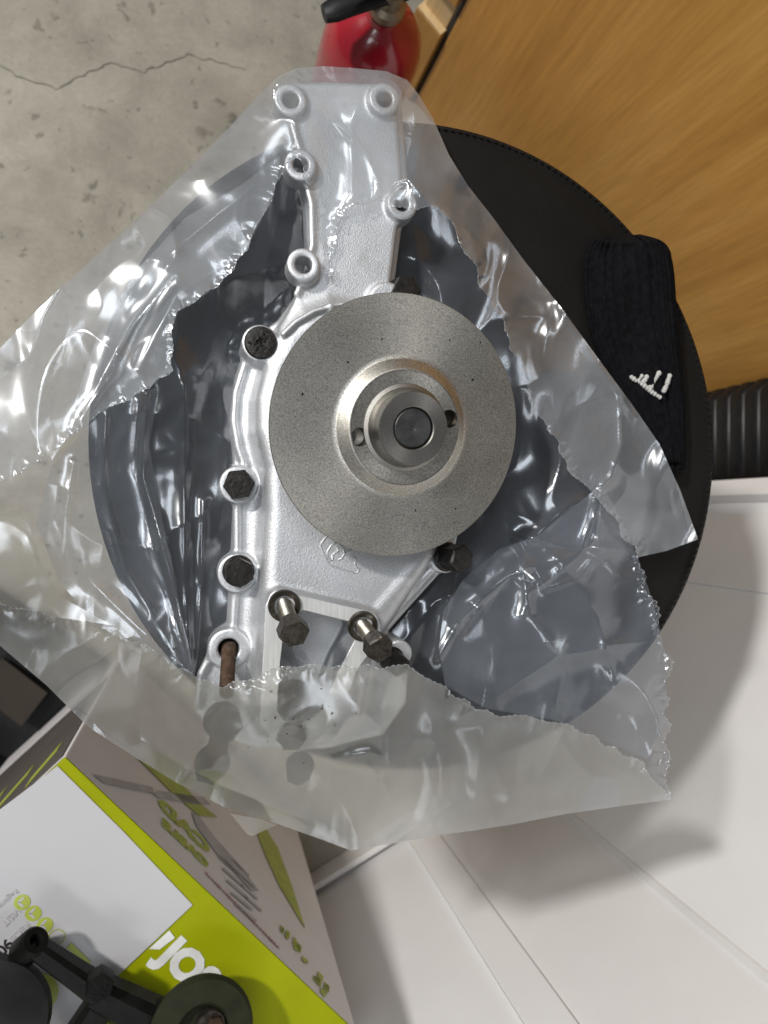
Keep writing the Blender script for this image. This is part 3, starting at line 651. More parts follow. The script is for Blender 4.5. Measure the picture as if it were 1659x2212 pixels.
lathe(bm, [(0, 0)] + pr + [(0, L)], 18, m); adopt(bm_obj('stud', bm, M['rust'], smooth=25))
for u, v, z, rp in ((478, 1555, .046, 36), (458, 1648, .030, 34), (630, 1500, .047, 34), (628, 1580, .047, 32), (648, 1655, .034, 28), (700, 1560, .030, 26)):
    bolt(u, v, z - .012, rp, (random.uniform(-.3, .3), random.uniform(-.5, 0), 1), .012, 1.1, random.random(), 'bolt')
tmp = bmesh.new(); tube(tmp, [P(482, 1560, .036), P(462, 1645, .026)], .006, 12); adopt(bm_obj('bolt', tmp, M['rust'], smooth=30))

# ================================================================== LIME AND WHITE CARTON
ZT = -0.12
c0 = Vector(P(140, 1635, ZT)); c1 = Vector(P(772, 2232, ZT)); e1 = (c1 - c0).normalized(); e2 = Vector((e1.y, -e1.x, 0)); LE = (c1 - c0).length
gb = thing('carton', 'lime green and white printed carton with black clamp on top', 'box')
WB = 0.34
def quad_box(name, c, a, b, hgt, mat):
    bm = bmesh.new(); box(bm, c + a / 2 + b / 2 - Vector((0, 0, hgt / 2)), a / 2, b / 2, Vector((0, 0, hgt / 2)), .0015); return bm_obj(name, bm, mat, gb)
quad_box('carton_body', c0 - Vector((0, 0, .0022)), e1 * LE, e2 * WB, -FLOOR + ZT - .003, M['card_grey'])
quad_box('carton_top', c0, e1 * LE, e2 * WB, .002, M['green'])
def on_top(name, polys, mat, z=ZT + .0006, th=.0004):
    bm = bmesh.new()
    for pl in polys: prism(bm, [P(u, v, z)[:2] for u, v in pl][::-1], z - th, z)
    return bm_obj(name, bm, mat, gb)
on_top('white_label', [[(124, 1655), (270, 1800), (416, 1955), (250, 2112), (120, 2245), (-200, 2245), (-200, 1900)]], M['card_white'], ZT + .0012, .0009)
ang1 = math.atan2(e1.y, e1.x); ang2 = math.atan2(e2.y, e2.x)
def print_top(body, u, v, size, ang, mat, bold=0.0, z=ZT + .0016, italic=0):
    me = text_mesh(body, size, .00015, bold); o = link('lettering', me, M[mat], gb, loc=V(u, v, z), rot=(0, 0, ang)); return o
print_top('JOS', 340, 2070, .031, ang1, 'ink_white', .0018, ZT + .0005)
on_top('lettering', [[(366, 2010), (378, 2026), (345, 2051), (322, 2050)]], M['ink_white'], ZT + .0009, .0004)
print_top('Register', 34, 1919, .0056, ang2, 'ink_grey'); print_top('VISIT', 36, 1961, .0066, ang2, 'ink_grey'); print_top('RECEIVE', 58, 1990, .0066, ang2, 'ink_grey')
print_top('90 DAY', 15, 2026, .011, ang2, 'ink_black', .0003); print_top('ACT', 82, 2012, .0066, ang2, 'ink_grey'); print_top('N', 112, 2040, .012, ang2, 'ink_green', 0.0)
on_top('printed_letter', [[(154, 2037), (196, 2078), (178, 2094), (150, 2084), (124, 2064), (143, 2062), (158, 2060), (144, 2047)]], M['ink_green'], ZT + .0017, .0004)
for k, (u, v) in enumerate(((48, 1949), (72, 1973), (97, 1998))):
    bm = bmesh.new(); lathe(bm, [(0, 0), (.0056, 0), (.0056, .0003), (0, .0003)], 28, Matrix.Translation(V(u, v, ZT + .0013))); bm_obj('printed_dot', bm, M['ink_green'], gb)
bm = bmesh.new(); lathe(bm, [(.0052, 0), (.0058, 0), (.0058, .0003), (.0052, .0003), (.0052, 0)], 28, Matrix.Translation(V(123, 2024, ZT + .0013))); bm_obj('printed_ring', bm, M['ink_green'], gb)
bm = bmesh.new(); lathe(bm, [(.0092, 0), (.0145, 0), (.0145, .0003), (.0092, .0003), (.0092, 0)], 36, Matrix.Translation(V(80, 2146, ZT + .0013)))
bm_obj('printed_ring', bm, M['ink_green'], gb)
for u, v in ((48, 1949), (72, 1973), (97, 1998)):
    bm = bmesh.new()
    for da, ln in ((0, .0048), (math.pi / 2, .0048)):
        d = Matrix.Rotation(ang1 + da, 3, 'Z') @ Vector((1, 0, 0)); n_ = Vector((-d.y, d.x, 0)); c = V(u, v, ZT + .00175) - (Matrix.Rotation(ang1, 3, 'Z') @ Vector((.0018, .0018, 0)))
        box(bm, c + d * ln / 2, d * ln / 2, n_ * .0008, (0, 0, .0001))
    bm_obj('printed_arrow', bm, M['card_white'], gb)
def PS(u, v, off=.0012):   # point on the printed upright side of the carton
    d = _D + (u - 829.5) / FPX * _R - (v - 1106.0) / FPX * _U; n = -e2; d = Vector(d); o = Vector(_C)
    t = ((c0 + n * off) - o).dot(n) / d.dot(n); return o + d * t
def on_side(polys, mat, name='print'):
    bm = bmesh.new()
    for pl in polys:
        a = [bm.verts.new(PS(u, v, .0004)) for u, v in pl]; b = [bm.verts.new(PS(u, v, .0010)) for u, v in pl]; n = len(pl)
        bm.faces.new(a); bm.faces.new(b[::-1])
        for i in range(n): bm.faces.new((a[i], a[(i + 1) % n], b[(i + 1) % n], b[i]))
    return bm_obj(name, bm, mat, gb)
def side_text(body, u, v, size, mat, bold=.0008):   # carton stands upside down: letters run towards the far corner, heads down
    me = text_mesh(body, size, .0002, bold); q = Matrix((-e1, Vector((0, 0, -1)), -e2)).transposed().to_4x4(); o = link('lettering', me, M[mat], gb)
    o.matrix_world = Matrix.Translation(PS(u, v, .0010)) @ q; return o
side_text('CAD', 453, 1846, .029, 'ink_green', .0016); side_text('CABLE', 450, 1875, .018, 'ink_green', .0012)
g = np.random.default_rng(12)
for k in range(26):      # small print too fine to read
    t = k / 25; u, v = 446 + 152 * t, 1886 + 156 * t; l = g.uniform(2.5, 5.5); w_ = g.uniform(1.5, 3.2)
    on_side([[(u, v - w_), (u + l, v + l - w_), (u + l, v + l + w_), (u, v + w_)]], M['ink_red'], 'printed_dash')
for k in range(20):
    t = g.uniform(0, 1); u, v = 606 + 100 * t + g.uniform(-9, 9), 2000 + 150 * t + g.uniform(-9, 9); l = g.uniform(5, 11); w_ = g.uniform(3, 8)
    on_side([[(u, v - w_), (u + l, v + l - w_), (u + l * .8, v + l + w_), (u - 2, v + w_ * .7)]], M['ink_green'], 'printed_dash')
on_side([[(330, 1712), (345, 1708), (440, 1722), (455, 1738), (420, 1738), (340, 1722)], [(200, 1672), (330, 1700), (332, 1714), (225, 1692)]], M['ink_grey'], 'printed_bar')
on_side([[(415, 1755), (430, 1762), (470, 1815), (520, 1870), (560, 1925), (545, 1925), (470, 1845), (425, 1785)]], M['ink_grey'], 'printed_bar')
on_side([[(300, 1640), (345, 1640), (400, 1700), (440, 1742), (470, 1765), (430, 1762), (370, 1710)], [(556, 1800), (575, 1790), (600, 1830), (628, 1905), (660, 2005), (650, 1990), (605, 1915), (575, 1850)]], M['ink_green'], 'printed_leaf')
on_side([[(470 + 9 * k, 1850 + 26 * k), (476 + 9 * k, 1848 + 26 * k), (520 + 9 * k, 1888 + 25 * k), (516 + 9 * k, 1892 + 25 * k)] for k in range(5)] + [[(500 + 9 * k, 1858 + 26 * k), (504 + 9 * k, 1856 + 26 * k), (540 + 9 * k, 1890 + 25 * k), (537 + 9 * k, 1894 + 25 * k)] for k in range(4)], M['ink_grey'], 'printed_block')
def PL2(u, v, off):   # point on the other upright side
    d = Vector(_D + (u - 829.5) / FPX * _R - (v - 1106.0) / FPX * _U); o = Vector(_C); t = ((c0 - e1 * off) - o).dot(e1) / d.dot(e1); return o + d * t
bm = bmesh.new(); box(bm, c0 + e2 * WB / 2 - e1 * .0007 + Vector((0, 0, -.150)), e2 * (WB / 2 - .004), e1 * .0004, Vector((0, 0, .14))); bm_obj('shade_panel', bm, M['card_shade'], gb)  # dark grey-brown sheet: shade on this side put into the colour
for k in range(7):
    c = c0 + e2 * (.03 + .035 * k) - e1 * .0015 + Vector((0, 0, -.05 - .02 * (k % 3))); bm = bmesh.new(); box(bm, c, e2 * .010 + Vector((0, 0, .022)), e1 * .0003, Vector((0, 0, .012))); bm_obj('printed_leaf', bm, M['ink_green'], gb)
# ---- black clamp lying on the carton
cl_ = thing('clamp', 'black cast iron clamp with hex bolt lying on the lime carton', 'clamp')
zc = -.085
bm = bmesh.new(); lathe(bm, [(.0036, -.008), (.0036, .009), (.0044, .0105), (.0082, .0105), (.0096, .008), (.0102, -.012), (.0036, -.012), (.0036, -.008)], 40, axis_matrix(V(66, 2042, zc - .004), (.75, 1.0, 1))); bm_obj('eye', bm, M['black_cast'], cl_, smooth=40)
bm = bmesh.new()
def bar(bm, a, b, w0, w1, h0, h1):
    a, b = Vector(a), Vector(b); d = (b - a).normalized(); s = d.cross(Vector((0, 0, 1))).normalized(); up = s.cross(d)
    ra = [bm.verts.new(a + s * x * w0 + up * y * h0) for x, y in ((-1, -.6), (-.6, -1), (.6, -1), (1, -.6), (1, .6), (.6, 1), (-.6, 1), (-1, .6))]
    rb = [bm.verts.new(b + s * x * w1 + up * y * h1) for x, y in ((-1, -.6), (-.6, -1), (.6, -1), (1, -.6), (1, .6), (.6, 1), (-.6, 1), (-1, .6))]
    for i in range(8): bm.faces.new((ra[i], ra[(i + 1) % 8], rb[(i + 1) % 8], rb[i]))
    bm.faces.new(ra[::-1]); bm.faces.new(rb)
bar(bm, P(80, 2046, zc - .002), P(215, 2140, zc - .004), .0062, .0082, .0075, .010)
bar(bm, P(205, 2136, zc - .006), P(385, 2232, zc - .010), .0105, .015, .010, .012)
bar(bm, P(225, 2150, zc - .009), P(150, 2290, zc - .012), .009, .014, .010, .013)
bm_obj('arm', bm, M['black_cast'], cl_, smooth=35)
bm = bmesh.new(); hex_profile(bm, .0098, -.004, .011, axis_matrix(V(216, 2120, zc + .002), (.1, .15, 1), .4), .2); bm_obj('bolt', bm, M['black_cast'], cl_, smooth=25)
bm = bmesh.new(); pm = axis_matrix(V(436, 2232, zc + .008), (.22, .30, 1))
lathe(bm, [(0, -.012), (.030, -.012), (.036, -.006), (.037, 0), (.034, .004), (.020, .005), (.018, .003), (.016, -.004), (0, -.004)], 56, pm); bm_obj('pad', bm, M['olive'], cl_, smooth=35)
bm = bmesh.new(); lathe(bm, [(.0105, -.004), (.0105, .003), (.0095, .0045), (0, .0045)], 28, pm @ Matrix.Translation((.006, .004, 0))); bm_obj('collar', bm, M['bolt_worn'], cl_, smooth=35)
bm = bmesh.new(); hex_profile(bm, .0058, .004, .009, pm @ Matrix.Translation((.008, .005, 0))); bm_obj('pin', bm, M['copper'], cl_, smooth=25)
bm = bmesh.new(); tube(bm, [P(330, 2208, zc - .010), P(350, 2186, zc - .006), P(372, 2172, zc - .002)], [.007, .009, .008], 16); bm_obj('boss', bm, M['black_cast'], cl_, smooth=35)
kn = thing('knob', 'plain round black knob at the left edge on the lime carton', 'knob')
bm = bmesh.new(); lathe(bm, [(0, -.03), (.020, -.03), (.020, -.01), (.038, -.006), (.041, .000), (.039, .006), (.030, .009), (0, .010)], 56, axis_matrix(V(-30, 2200, zc), (.1, .1, 1))); bm_obj('knob_cap', bm, M['black_plastic'], kn, smooth=40)
# ---- dark tray on the floor at the left
tr = thing('tray', 'dark open tray holding scrap cardboard on the floor at left', 'tray')
ta = V(-60, 1425, -.42); td = Vector((.80, -.60, 0)); tn = Vector((.6, .8, 0))
tc = V(20, 1500, -.50); tc.z = FLOOR
for off, a, b, h in ((Vector((0, 0, .006)), td * .11, tn * .08, .005), (td * .11 + Vector((0, 0, .045)), td * .004, tn * .08, .044), (td * -.11 + Vector((0, 0, .045)), td * .004, tn * .08, .044), (tn * .08 + Vector((0, 0, .0455)), td * .114, tn * .004, .044), (tn * -.08 + Vector((0, 0, .0455)), td * .114, tn * .004, .044)):
    bm = bmesh.new(); box(bm, tc + off, a, b, (0, 0, h), .0015); bm_obj('tray_side' if h > .01 else 'tray_bottom', bm, M['black_plastic'], tr)
scp = bmesh.new(); box(scp, tc + Vector((0, 0, .035)), td * .034 + Vector((0, 0, .01)), tn * .024, (0, 0, .004), .001)
tag(bm_obj('cardboard_piece', scp, M['cardboard']), 'brown cardboard piece lying in the dark tray', 'cardboard')

# ================================================================== CLEAR PLASTIC BAG
bag = thing('plastic_bag', 'torn clear plastic bag wrapped round the pump', 'plastic bag')
def vnoise(seed, n=256):
    g = np.random.default_rng(seed); ang = g.uniform(0, 2 * np.pi, (n, n)); gx, gy = np.cos(ang), np.sin(ang)
    def f(x, y):
        xi, yi = np.floor(x).astype(int), np.floor(y).astype(int); xf, yf = x - xi, y - yi
        u, v = xf ** 3 * (xf * (6 * xf - 15) + 10), yf ** 3 * (yf * (6 * yf - 15) + 10)
        def d(i, j): return gx[(xi + i) % n, (yi + j) % n] * (xf - i) + gy[(xi + i) % n, (yi + j) % n] * (yf - j)
        return (d(0, 0) * (1 - u) + d(1, 0) * u) * (1 - v) + (d(0, 1) * (1 - u) + d(1, 1) * u) * v
    return f
nA, nB, nC, nD = (vnoise(s) for s in (11, 23, 37, 51))
def rbf(ctrl):
    c = np.array(ctrl, float); p = c[:, :2] / 500.0; n = len(p)
    def phi(r2): return 0.5 * r2 * np.log(r2 + 1e-9)
    r2 = ((p[:, None] - p[None]) ** 2).sum(-1); A = np.zeros((n + 3, n + 3)); A[:n, :n] = phi(r2) + np.eye(n) * 1e-3; A[:n, n] = 1; A[:n, n + 1:] = p; A[n, :n] = 1; A[n + 1:, :n] = p.T
    s = np.linalg.solve(A, np.concatenate([c[:, 2], np.zeros(3)]))
    def f(u, v):
        q = np.stack([u, v], 1) / 500.0; return phi(((q[:, None] - p[None]) ** 2).sum(-1)) @ s[:n] + s[n] + q @ s[n + 1:]
    return f
def seg_dist(U, Vv, line):
    best = np.full(len(U), 1e9); arc = np.zeros(len(U)); acc = 0
    for (x0, y0), (x1, y1) in zip(line, line[1:]):
        ex, ey = x1 - x0, y1 - y0; L2 = ex * ex + ey * ey + 1e-9; t = np.clip(((U - x0) * ex + (Vv - y0) * ey) / L2, 0, 1)
        d = np.hypot(U - x0 - ex * t, Vv - y0 - ey * t); m_ = d < best; best = np.where(m_, d, best); arc = np.where(m_, acc + t * math.sqrt(L2), arc); acc += math.sqrt(L2)
    return best, arc
def jag(line, amp, step, seed):
    """torn film edge: small teeth along a line"""
    g = np.random.default_rng(seed); out = []
    for (x0, y0), (x1, y1) in zip(line, line[1:]):
        L = math.hypot(x1 - x0, y1 - y0); n = max(1, int(L / step)); nx_, ny_ = -(y1 - y0) / L, (x1 - x0) / L
        for i in range(n):
            t = i / n; k = (g.uniform(.3, 1) if i % 2 else -g.uniform(.1, .8)) * amp; out.append((x0 + (x1 - x0) * t + nx_ * k, y0 + (y1 - y0) * t + ny_ * k))
    out.append(line[-1])
    ph = g.uniform(0, 9); o2 = []; acc = 0; n = len(out)
    for i, (x, y) in enumerate(out):
        x0, y0 = out[max(i - 3, 0)]; x1, y1 = out[min(i + 3, n - 1)]; L = math.hypot(x1 - x0, y1 - y0) + 1e-6; k = amp * 1.7 * math.sin(i * .55 + ph + 2 * math.sin(i * .13)) * min(1, i / 4, (n - 1 - i) / 4)
        o2.append((x - (y1 - y0) / L * k, y + (x1 - x0) / L * k))
    return o2
def dense(line, step):
    out = []
    for (x0, y0), (x1, y1) in zip(line, line[1:]):
        n = max(1, int(math.hypot(x1 - x0, y1 - y0) / step)); out += [(x0 + (x1 - x0) * i / n, y0 + (y1 - y0) * i / n) for i in range(n)]
    out.append(line[-1]); return out
def in_poly(U, Vv, poly):
    c = np.zeros(len(U), bool)
    for i in range(len(poly)):
        (x1, y1), (x0, y0) = poly[i], poly[i - 1]
        m_ = (y1 > Vv) != (y0 > Vv)
        with np.errstate(divide='ignore', invalid='ignore'): c ^= m_ & (U < (x0 - x1) * (Vv - y1) / (y0 - y1 + 1e-12) + x1)
    return c
def sheet(name, poly, ctrl, mat, torn=(), creases=(), crumple=1.0, floorz=None, step=5.0, seed=1, ruffle=.0035, direction=None, lips=()):
    pa = np.array(poly); x0, y0 = pa.min(0); x1, y1 = pa.max(0)
    gu, gv = np.meshgrid(np.arange(x0, x1, step), np.arange(y0, y1, step * .866)); gu = gu + (np.arange(gu.shape[0]) % 2)[:, None] * step * .5
    gu, gv = gu.ravel(), gv.ravel(); ins = in_poly(gu, gv, poly); gu, gv = gu[ins], gv[ins]
    bd, _ = seg_dist(gu, gv, list(poly) + [poly[0]]); gu, gv = gu[bd > step * .55], gv[bd > step * .55]
    pts = [Vector(p) for p in poly] + [Vector(p) for p in zip(gu, gv)]; nb = len(poly)
    r = delaunay_2d_cdt(pts, [], [list(range(nb))], 1, 1e-4)
    U = np.array([p[0] for p in r[0]]); Vv = np.array([p[1] for p in r[0]])
    o = seed * 17.3; zf = rbf(ctrl)
    def height(U, Vv):
     z = zf(U, Vv)
     # crumpling: sharp-ridged noise at three sizes, bent by a slow warp
     wu, wv = U + 40 * nA(U / 160 + o, Vv / 160), Vv + 40 * nB(U / 160, Vv / 160 + o)
     k = np.clip(.45 + 1.3 * nD(U / 210 + o, Vv / 210 + 3), .08, 1.3)
     h = .0190 * (.25 - np.abs(nC(wu / 230 + o, wv / 280))) + .0042 * (.25 - np.sqrt(nA(wu / 95, wv / 125 + o) ** 2 + .0006)) * k + .0005 * (.2 - np.abs(nB(wu / 46 + o, wv / 60))) * k * k * k
     if direction is not None:
         (du, dv), amp, per = direction; s = wu * dv - wv * du; l = wu * du + wv * dv
         h = h + amp * (.3 - np.abs(nB(s / per + o, l / (per * 7)))) + amp * .16 * (.3 - np.abs(nC(s / (per * .45), l / (per * 5) + o)))
     z = z + h * crumple
     for line, amp, wd in creases:
         d, _ = seg_dist(U, Vv, line); z = z + amp * .8 * np.exp(-np.abs(d) / (wd * 2.8))
     for line in torn:
         d, arc = seg_dist(U, Vv, line); fall = np.exp(-d / 10.0)
         z = z + fall * ruffle * (.5 + 1.6 * nA(arc / 16 + o, d / 30) + .9 * nB(arc / 7, d / 18 + o))
     if floorz is not None: z = floorz(U, Vv, z)
     return z
    z = height(U, Vv)
    co = PN(U, Vv, z); me = bpy.data.meshes.new(name); me.from_pydata(co.tolist(), [], [list(f) for f in r[2]]); me.update()
    me.polygons.foreach_set('use_smooth', [True] * len(me.polygons))
    so = link(name, me, mat, bag)
    for li, (line, lip) in enumerate(lips):     # stretched, thickened lip of the tear
        lp = dense(lip, 2.2); lu, lv = np.array(lp).T; lz = height(lu, lv); pp = PN(lu, lv, lz); ar = np.arange(len(lp)); bm = bmesh.new()
        tube(bm, pp, list(np.clip(.00016 + .00024 * nC(ar / 5.0 + li, ar * 0 + o), .00010, .0007)), 5); bm_obj('torn_lip', bm, M['film_lip'], so, smooth=True)
    return so
top_out = [(-170, 1100), (-120, 900), (0, 752), (60, 690), (130, 622), (200, 560), (265, 502), (330, 440), (420, 350), (490, 280), (560, 205), (600, 165), (640, 147), (700, 143), (765, 147), (835, 154), (880, 173), (905, 205), (935, 255), (970, 335), (1010, 400), (1065, 470), (1130, 560), (1215, 668), (1300, 785), (1370, 880), (1425, 960), (1470, 1060), (1508, 1165), (1440, 1190), (1378, 1204)]
right_torn = [(1378, 1204), (1385, 1235), (1400, 1275), (1422, 1330), (1430, 1375), (1447, 1430), (1440, 1480), (1437, 1510), (1444, 1580), (1440, 1640), (1452, 1727)]
bottom_out = [(1452, 1727), (1350, 1740), (1230, 1757), (1100, 1782), (960, 1803), (850, 1822), (757, 1837), (690, 1812), (600, 1780), (480, 1742), (380, 1690), (280, 1628), (190, 1570), (100, 1480), (0, 1395), (-120, 1290)]
hole_edge = [(1378, 1204), (1372, 1185), (1340, 1152), (1330, 1120), (1290, 1075), (1262, 1050), (1225, 1010), (1207, 965), (1200, 945), (1165, 900), (1145, 860), (1130, 800), (1125, 775), (1100, 750), (1092, 700), (1060, 655), (1035, 610), (1030, 580), (1003, 545), (985, 495), (950, 450), (915, 447), (875, 452), (840, 440), (820, 432), (790, 445), (770, 437), (745, 450), (735, 470), (732, 500), (722, 530), (715, 560), (718, 598), (706, 600), (700, 575), (690, 500), (680, 420), (668, 395), (655, 380), (652, 345), (640, 338), (628, 350), (612, 362), (590, 420), (560, 480), (530, 540), (490, 600), (450, 630), (385, 672), (370, 720), (372, 800), (300, 850), (215, 892), (135, 957), (60, 1010), (0, 1042), (-100, 1090), (-170, 1100)]
low_edge = [(-120, 1290), (0, 1302), (100, 1328), (200, 1348), (300, 1387), (360, 1425), (425, 1462), (480, 1483), (540, 1465), (600, 1445), (660, 1434), (730, 1440), (800, 1440), (880, 1440), (930, 1465), (980, 1500), (1040, 1535), (1100, 1548), (1150, 1547), (1200, 1560), (1260, 1580), (1330, 1620), (1390, 1650), (1420, 1690), (1452, 1727)]
def clearance(mn):
    return lambda U, Vv, z: np.maximum(z, mn)
def seat_only(U, Vv, z):      # the back sheet lies on the seat wherever the seat carries it
    p = PN(U, Vv, np.full(len(U), .003)); on = np.hypot(p[:, 0] - SC.x, p[:, 1] - SC.y) < SR
    return np.where(on, np.maximum(z, .0012 + .0006 * nA(U / 20, Vv / 20)), z)
out_c = [(-170, 1100, .03), (0, 752, .03), (130, 622, .028), (330, 440, .026), (490, 280, .024), (600, 165, .020), (765, 147, .018), (880, 173, .02), (935, 255, .015), (1010, 400, .010), (1130, 560, .010), (1300, 785, .031), (1370, 880, .030), (1425, 960, .027), (1470, 1060, .022), (1508, 1165, .018), (1378, 1204, .014), (1422, 1330, .028), (1447, 1430, .03), (1444, 1580, .03), (1452, 1727, .02), (1230, 1757, .006), (1000, 1800, .0), (757, 1837, -.005), (600, 1780, .0), (380, 1690, .01), (190, 1570, .02), (0, 1395, .03), (-120, 1290, .03)]
jr = jag(right_torn, 4.5, 7, 3); jh = jag(hole_edge, 1.9, 6, 5); jl = jag(low_edge, 2.2, 6, 9)
back_poly = dense(top_out, 8) + jr[1:] + dense(bottom_out, 8)[1:]
sheet('back_sheet', back_poly, out_c + [(500, 800, .004), (350, 900, .010), (450, 1200, .004), (300, 1250, .012), (150, 1150, .02), (700, 900, .002), (850, 1300, .002), (1150, 900, .006), (1250, 1150, .014), (1200, 1350, .016), (1050, 1300, .006), (1100, 1500, .014), (700, 400, .001), (1000, 600, .004), (700, 1650, -.004), (300, 1480, .014)], M['film_back'],
      [right_torn], [([(415, 1462), (400, 1250), (398, 1000), (400, 830)], .006, 7), ([(418, 1462), (372, 1250), (310, 1030), (318, 850)], .006, 6), ([(424, 1462), (436, 1250), (440, 1080)], .005, 5), ([(1300, 1035), (1297, 1110), (1295, 1190), (1330, 1240)], .006, 6), ([(1150, 1165), (1230, 1090), (1297, 1070)], .005, 6), ([(1140, 1160), (1230, 1180), (1340, 1185)], .005, 6), ([(1295, 1190), (1250, 1250), (1180, 1270), (1120, 1170)], .005, 6), ([(1000, 1350), (1100, 1240), (1150, 1260), (1130, 1330)], .006, 8), ([(945, 1420), (960, 1330), (985, 1220)], .005, 5)],
      1.0, seat_only, 4.6, 1, .004, ((0.12, -1.0), .005, 110), [(right_torn, jr)])
front_poly = dense(top_out, 8) + jh[1:-1]
front_c = [(-170, 1100, .032), (0, 752, .032), (130, 622, .030), (330, 440, .028), (490, 280, .026), (600, 165, .022), (765, 147, .020), (880, 173, .022), (935, 255, .017), (1010, 400, .012), (1130, 560, .012), (1300, 785, .034), (1370, 880, .033), (1425, 960, .030), (1470, 1060, .025), (1508, 1165, .021), (1378, 1204, .026),
           (628, 205, .038), (740, 205, .036), (831, 205, .038), (740, 300, .0335), (650, 330, .0395), (860, 400, .037), (745, 400, .034), (700, 480, .034), (710, 590, .036), (690, 560, .037), (820, 430, .036), (890, 445, .040), (950, 450, .045), (1003, 545, .050), (1092, 700, .050), (1145, 860, .046), (1207, 965, .040), (1290, 1075, .034), (1000, 380, .025), (1150, 680, .034), (1300, 950, .036), (590, 420, .042), (530, 540, .046), (450, 630, .046), (370, 740, .045), (215, 892, .045), (0, 1042, .045), (300, 600, .046), (150, 800, .046), (480, 420, .042), (560, 300, .036)]
def pump_clear(U, Vv, z):
    # film never dips into the casting: sample the casting's own height field
    hgt = np.where((D < 0), Z[None, None, :], -1).max(2)
    p = PN(U, Vv, np.full(len(U), .036)); i = np.round((p[:, 0] - lo[0]) / GS).astype(int); j = np.round((p[:, 1] - lo[1]) / GS).astype(int)
    ok = (i >= 2) & (i < nx - 2) & (j >= 2) & (j < ny - 2); hh = np.zeros(len(U))
    for di in (-2, 0, 2):
        for dj in (-2, 0, 2): hh[ok] = np.maximum(hh[ok], hgt[i[ok] + di, j[ok] + dj])
    return np.maximum(z, hh + .0012)
sheet('front_sheet', front_poly, front_c, M['film'], [hole_edge], [([(645, 205), (740, 275), (790, 330), (815, 390), (820, 430)], .0022, 4), ([(643, 205), (636, 260), (640, 320)], .0015, 3), ([(610, 205), (840, 218)], .0012, 3), ([(250, 790), (180, 900), (140, 1000)], .006, 7), ([(370, 610), (290, 700), (240, 790)], .006, 6), ([(330, 450), (365, 470), (380, 540)], .005, 6), ([(935, 460), (1010, 500), (1030, 560)], .005, 8), ([(1375, 780), (1350, 830), (1340, 900), (1342, 960), (1320, 1030), (1300, 1050)], .005, 5), ([(1160, 600), (1230, 700), (1300, 800), (1370, 900)], .003, 4), ([(1400, 800), (1420, 900), (1450, 1000), (1490, 1150)], .004, 5), ([(1480, 1000), (1515, 1140)], .003, 4), ([(870, 400), (840, 420), (850, 395), (880, 385), (910, 420)], .003, 4)],
      .85, pump_clear, 4.6, 2, .0022, None, [(hole_edge, jh)])
lower_poly = jl[:-1] + dense(bottom_out, 8)[:-1]
sheet('lower_flap', lower_poly, [(-120, 1290, .032), (0, 1395, .032), (190, 1570, .022), (380, 1690, .012), (600, 1780, .002), (757, 1837, -.003), (1000, 1800, .002), (1230, 1757, .008), (1452, 1727, .022), (0, 1302, .040), (200, 1348, .045), (360, 1425, .045), (425, 1462, .045), (480, 1483, .060), (600, 1445, .068), (660, 1434, .072), (880, 1440, .076), (980, 1500, .060), (1150, 1547, .046), (1330, 1620, .035), (640, 1580, .064), (480, 1560, .062), (460, 1660, .045), (640, 1680, .046), (860, 1600, .062), (1050, 1680, .030), (250, 1500, .035)], M['film_milky'],
      [low_edge], [([(300, 1600), (480, 1700), (640, 1760), (757, 1812)], .004, 8), ([(930, 1470), (1000, 1440), (960, 1400)], .004, 8), ([(790, 1650), (830, 1690), (840, 1720)], .004, 5), ([(720, 1640), (800, 1625), (840, 1640)], .004, 5), ([(500, 1490), (540, 1480), (600, 1500)], .004, 6), ([(1380, 1660), (1400, 1690), (1440, 1710)], .004, 5)],
      .8, None, 4.6, 3, .003, None, [(low_edge, jl)])
fold_poly = dense([(-110, 1112), (40, 1117), (62, 1132), (84, 1205), (130, 1288), (240, 1350), (100, 1330), (0, 1305), (-110, 1290), (-110, 1112)], 7)[:-1]
sheet('side_fold', fold_poly, [(-110, 1112, .036), (40, 1117, .038), (62, 1132, .04), (130, 1288, .042), (240, 1350, .047), (0, 1305, .043), (0, 1200, .044)], M['film_milky'], [], [], .5, None, 5, 4)
tab_poly = dense([(497, 1757), (560, 1768), (598, 1782), (545, 1806), (535, 1803), (497, 1757)], 6)[:-1]
sheet('corner_tab', tab_poly, [(497, 1757, -.012), (598, 1782, -.010), (545, 1806, -.014), (540, 1780, -.012)], M['film_milky'], [], [], .3, None, 5, 6)

# doubled layers of the bag inside its opening
veil_r = [(962, 1482), (948, 1400), (958, 1320), (1000, 1252), (1080, 1185), (1160, 1158), (1240, 1095), (1300, 1045), (1340, 1120), (1378, 1204), (1402, 1275), (1432, 1380), (1440, 1470), (1438, 1560), (1400, 1640), (1330, 1610), (1200, 1556), (1050, 1530), (962, 1482)]
sheet('inner_fold', dense(veil_r, 7)[:-1], [(962, 1482, .040), (948, 1350, .030), (1080, 1185, .020), (1300, 1045, .028), (1378, 1204, .022), (1432, 1380, .034), (1438, 1560, .036), (1200, 1556, .030), (1050, 1530, .036), (1150, 1330, .030), (1280, 1300, .030), (1330, 1450, .026)], M['film_back'], [], [([(948, 1420), (1000, 1330), (1090, 1250), (1140, 1225)], .005, 6), ([(1130, 1225), (1145, 1330), (1200, 1400)], .005, 6), ([(1200, 1200), (1290, 1330), (1330, 1480)], .004, 7), ([(1300, 1060), (1250, 1200), (1130, 1290)], .004, 6), ([(1080, 1500), (1200, 1420), (1400, 1380)], .004, 7)], .8, None, 5, 8)
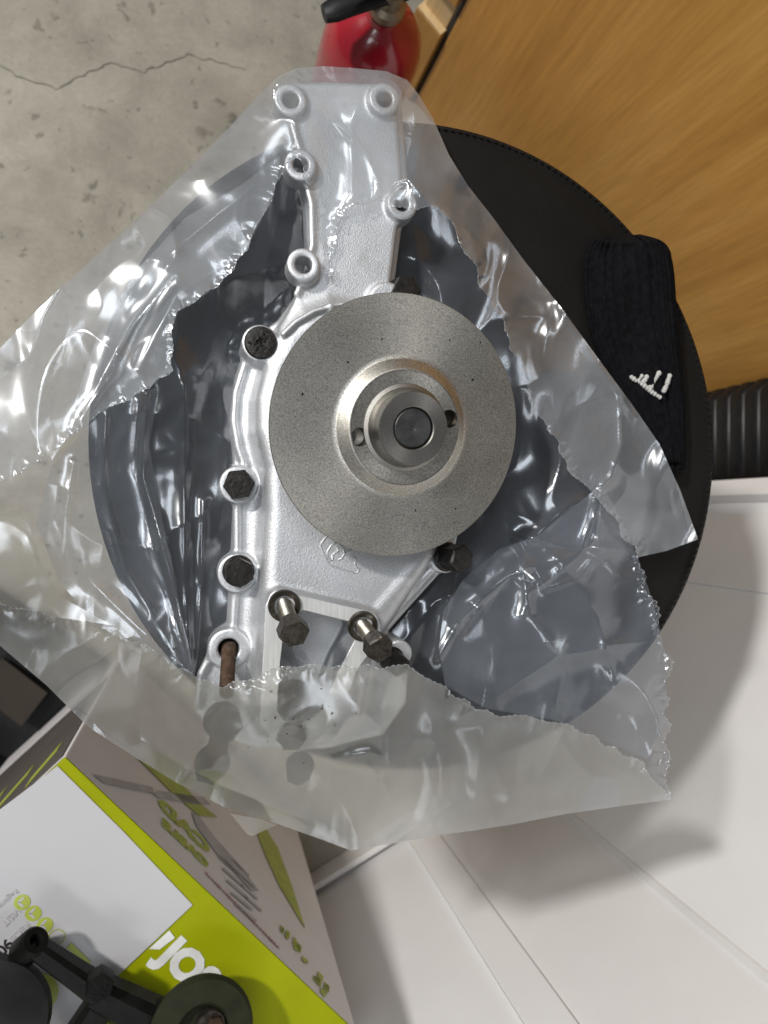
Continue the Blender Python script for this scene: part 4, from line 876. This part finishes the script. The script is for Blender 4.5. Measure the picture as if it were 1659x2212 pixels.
veil_l = [(422, 1462), (330, 1418), (200, 1345), (125, 1250), (78, 1130), (110, 1010), (215, 893), (300, 850), (345, 835), (322, 960), (350, 1120), (385, 1290), (422, 1462)]
sheet('inner_fold', dense(veil_l, 7)[:-1], [(422, 1462, .040), (200, 1345, .040), (78, 1130, .036), (215, 893, .038), (345, 835, .030), (350, 1120, .022), (220, 1120, .030)], M['film_back'], [], [([(300, 860), (290, 1000), (330, 1180), (415, 1450)], .005, 6), ([(160, 1000), (140, 1120), (200, 1260), (390, 1440)], .005, 7), ([(230, 900), (220, 1050), (270, 1230), (405, 1450)], .004, 6)], .7, None, 5, 10)
veil_u = [(606, 335), (520, 400), (400, 470), (290, 590), (205, 740), (140, 930), (150, 948), (215, 893), (300, 850), (370, 800), (368, 720), (385, 674), (450, 632), (530, 542), (592, 420), (606, 335)]
sheet('outer_fold', dense(veil_u, 7)[:-1], [(606, 335, .030), (400, 470, .026), (205, 740, .026), (140, 930, .030), (300, 850, .030), (385, 674, .030), (530, 542, .030), (330, 650, .026)], M['film'], [], [([(560, 390), (400, 520), (280, 700), (200, 860)], .005, 8), ([(500, 560), (380, 640), (300, 800)], .004, 7)], .7, None, 5, 12)

# specks of grit and rust stuck to the lower flap
zl = rbf([(-120, 1290, .032), (425, 1462, .045), (660, 1434, .072), (880, 1440, .076), (980, 1500, .060), (640, 1580, .064), (480, 1560, .062), (860, 1600, .062), (1050, 1680, .030), (640, 1680, .046)])
g = np.random.default_rng(4); bm = bmesh.new()
for k in range(26):
    u, v = (g.normal(640, 70), g.normal(1560, 55)) if k < 45 else (g.uniform(450, 1200), g.uniform(1490, 1690))
    if v < 1470: continue
    r = g.uniform(.0002, .0006); p = V(u, v, float(zl(np.array([u]), np.array([v]))[0]) + .003)
    bmesh.ops.create_icosphere(bm, subdivisions=1, radius=1, matrix=Matrix.Translation(p) @ Matrix.Rotation(g.uniform(0, 3), 4, 'Z') @ Matrix.Diagonal((r, r * g.uniform(.6, 2.2), r * .6, 1)))
tag(bm_obj('grit', bm, M['rust'], bag), kind='stuff')
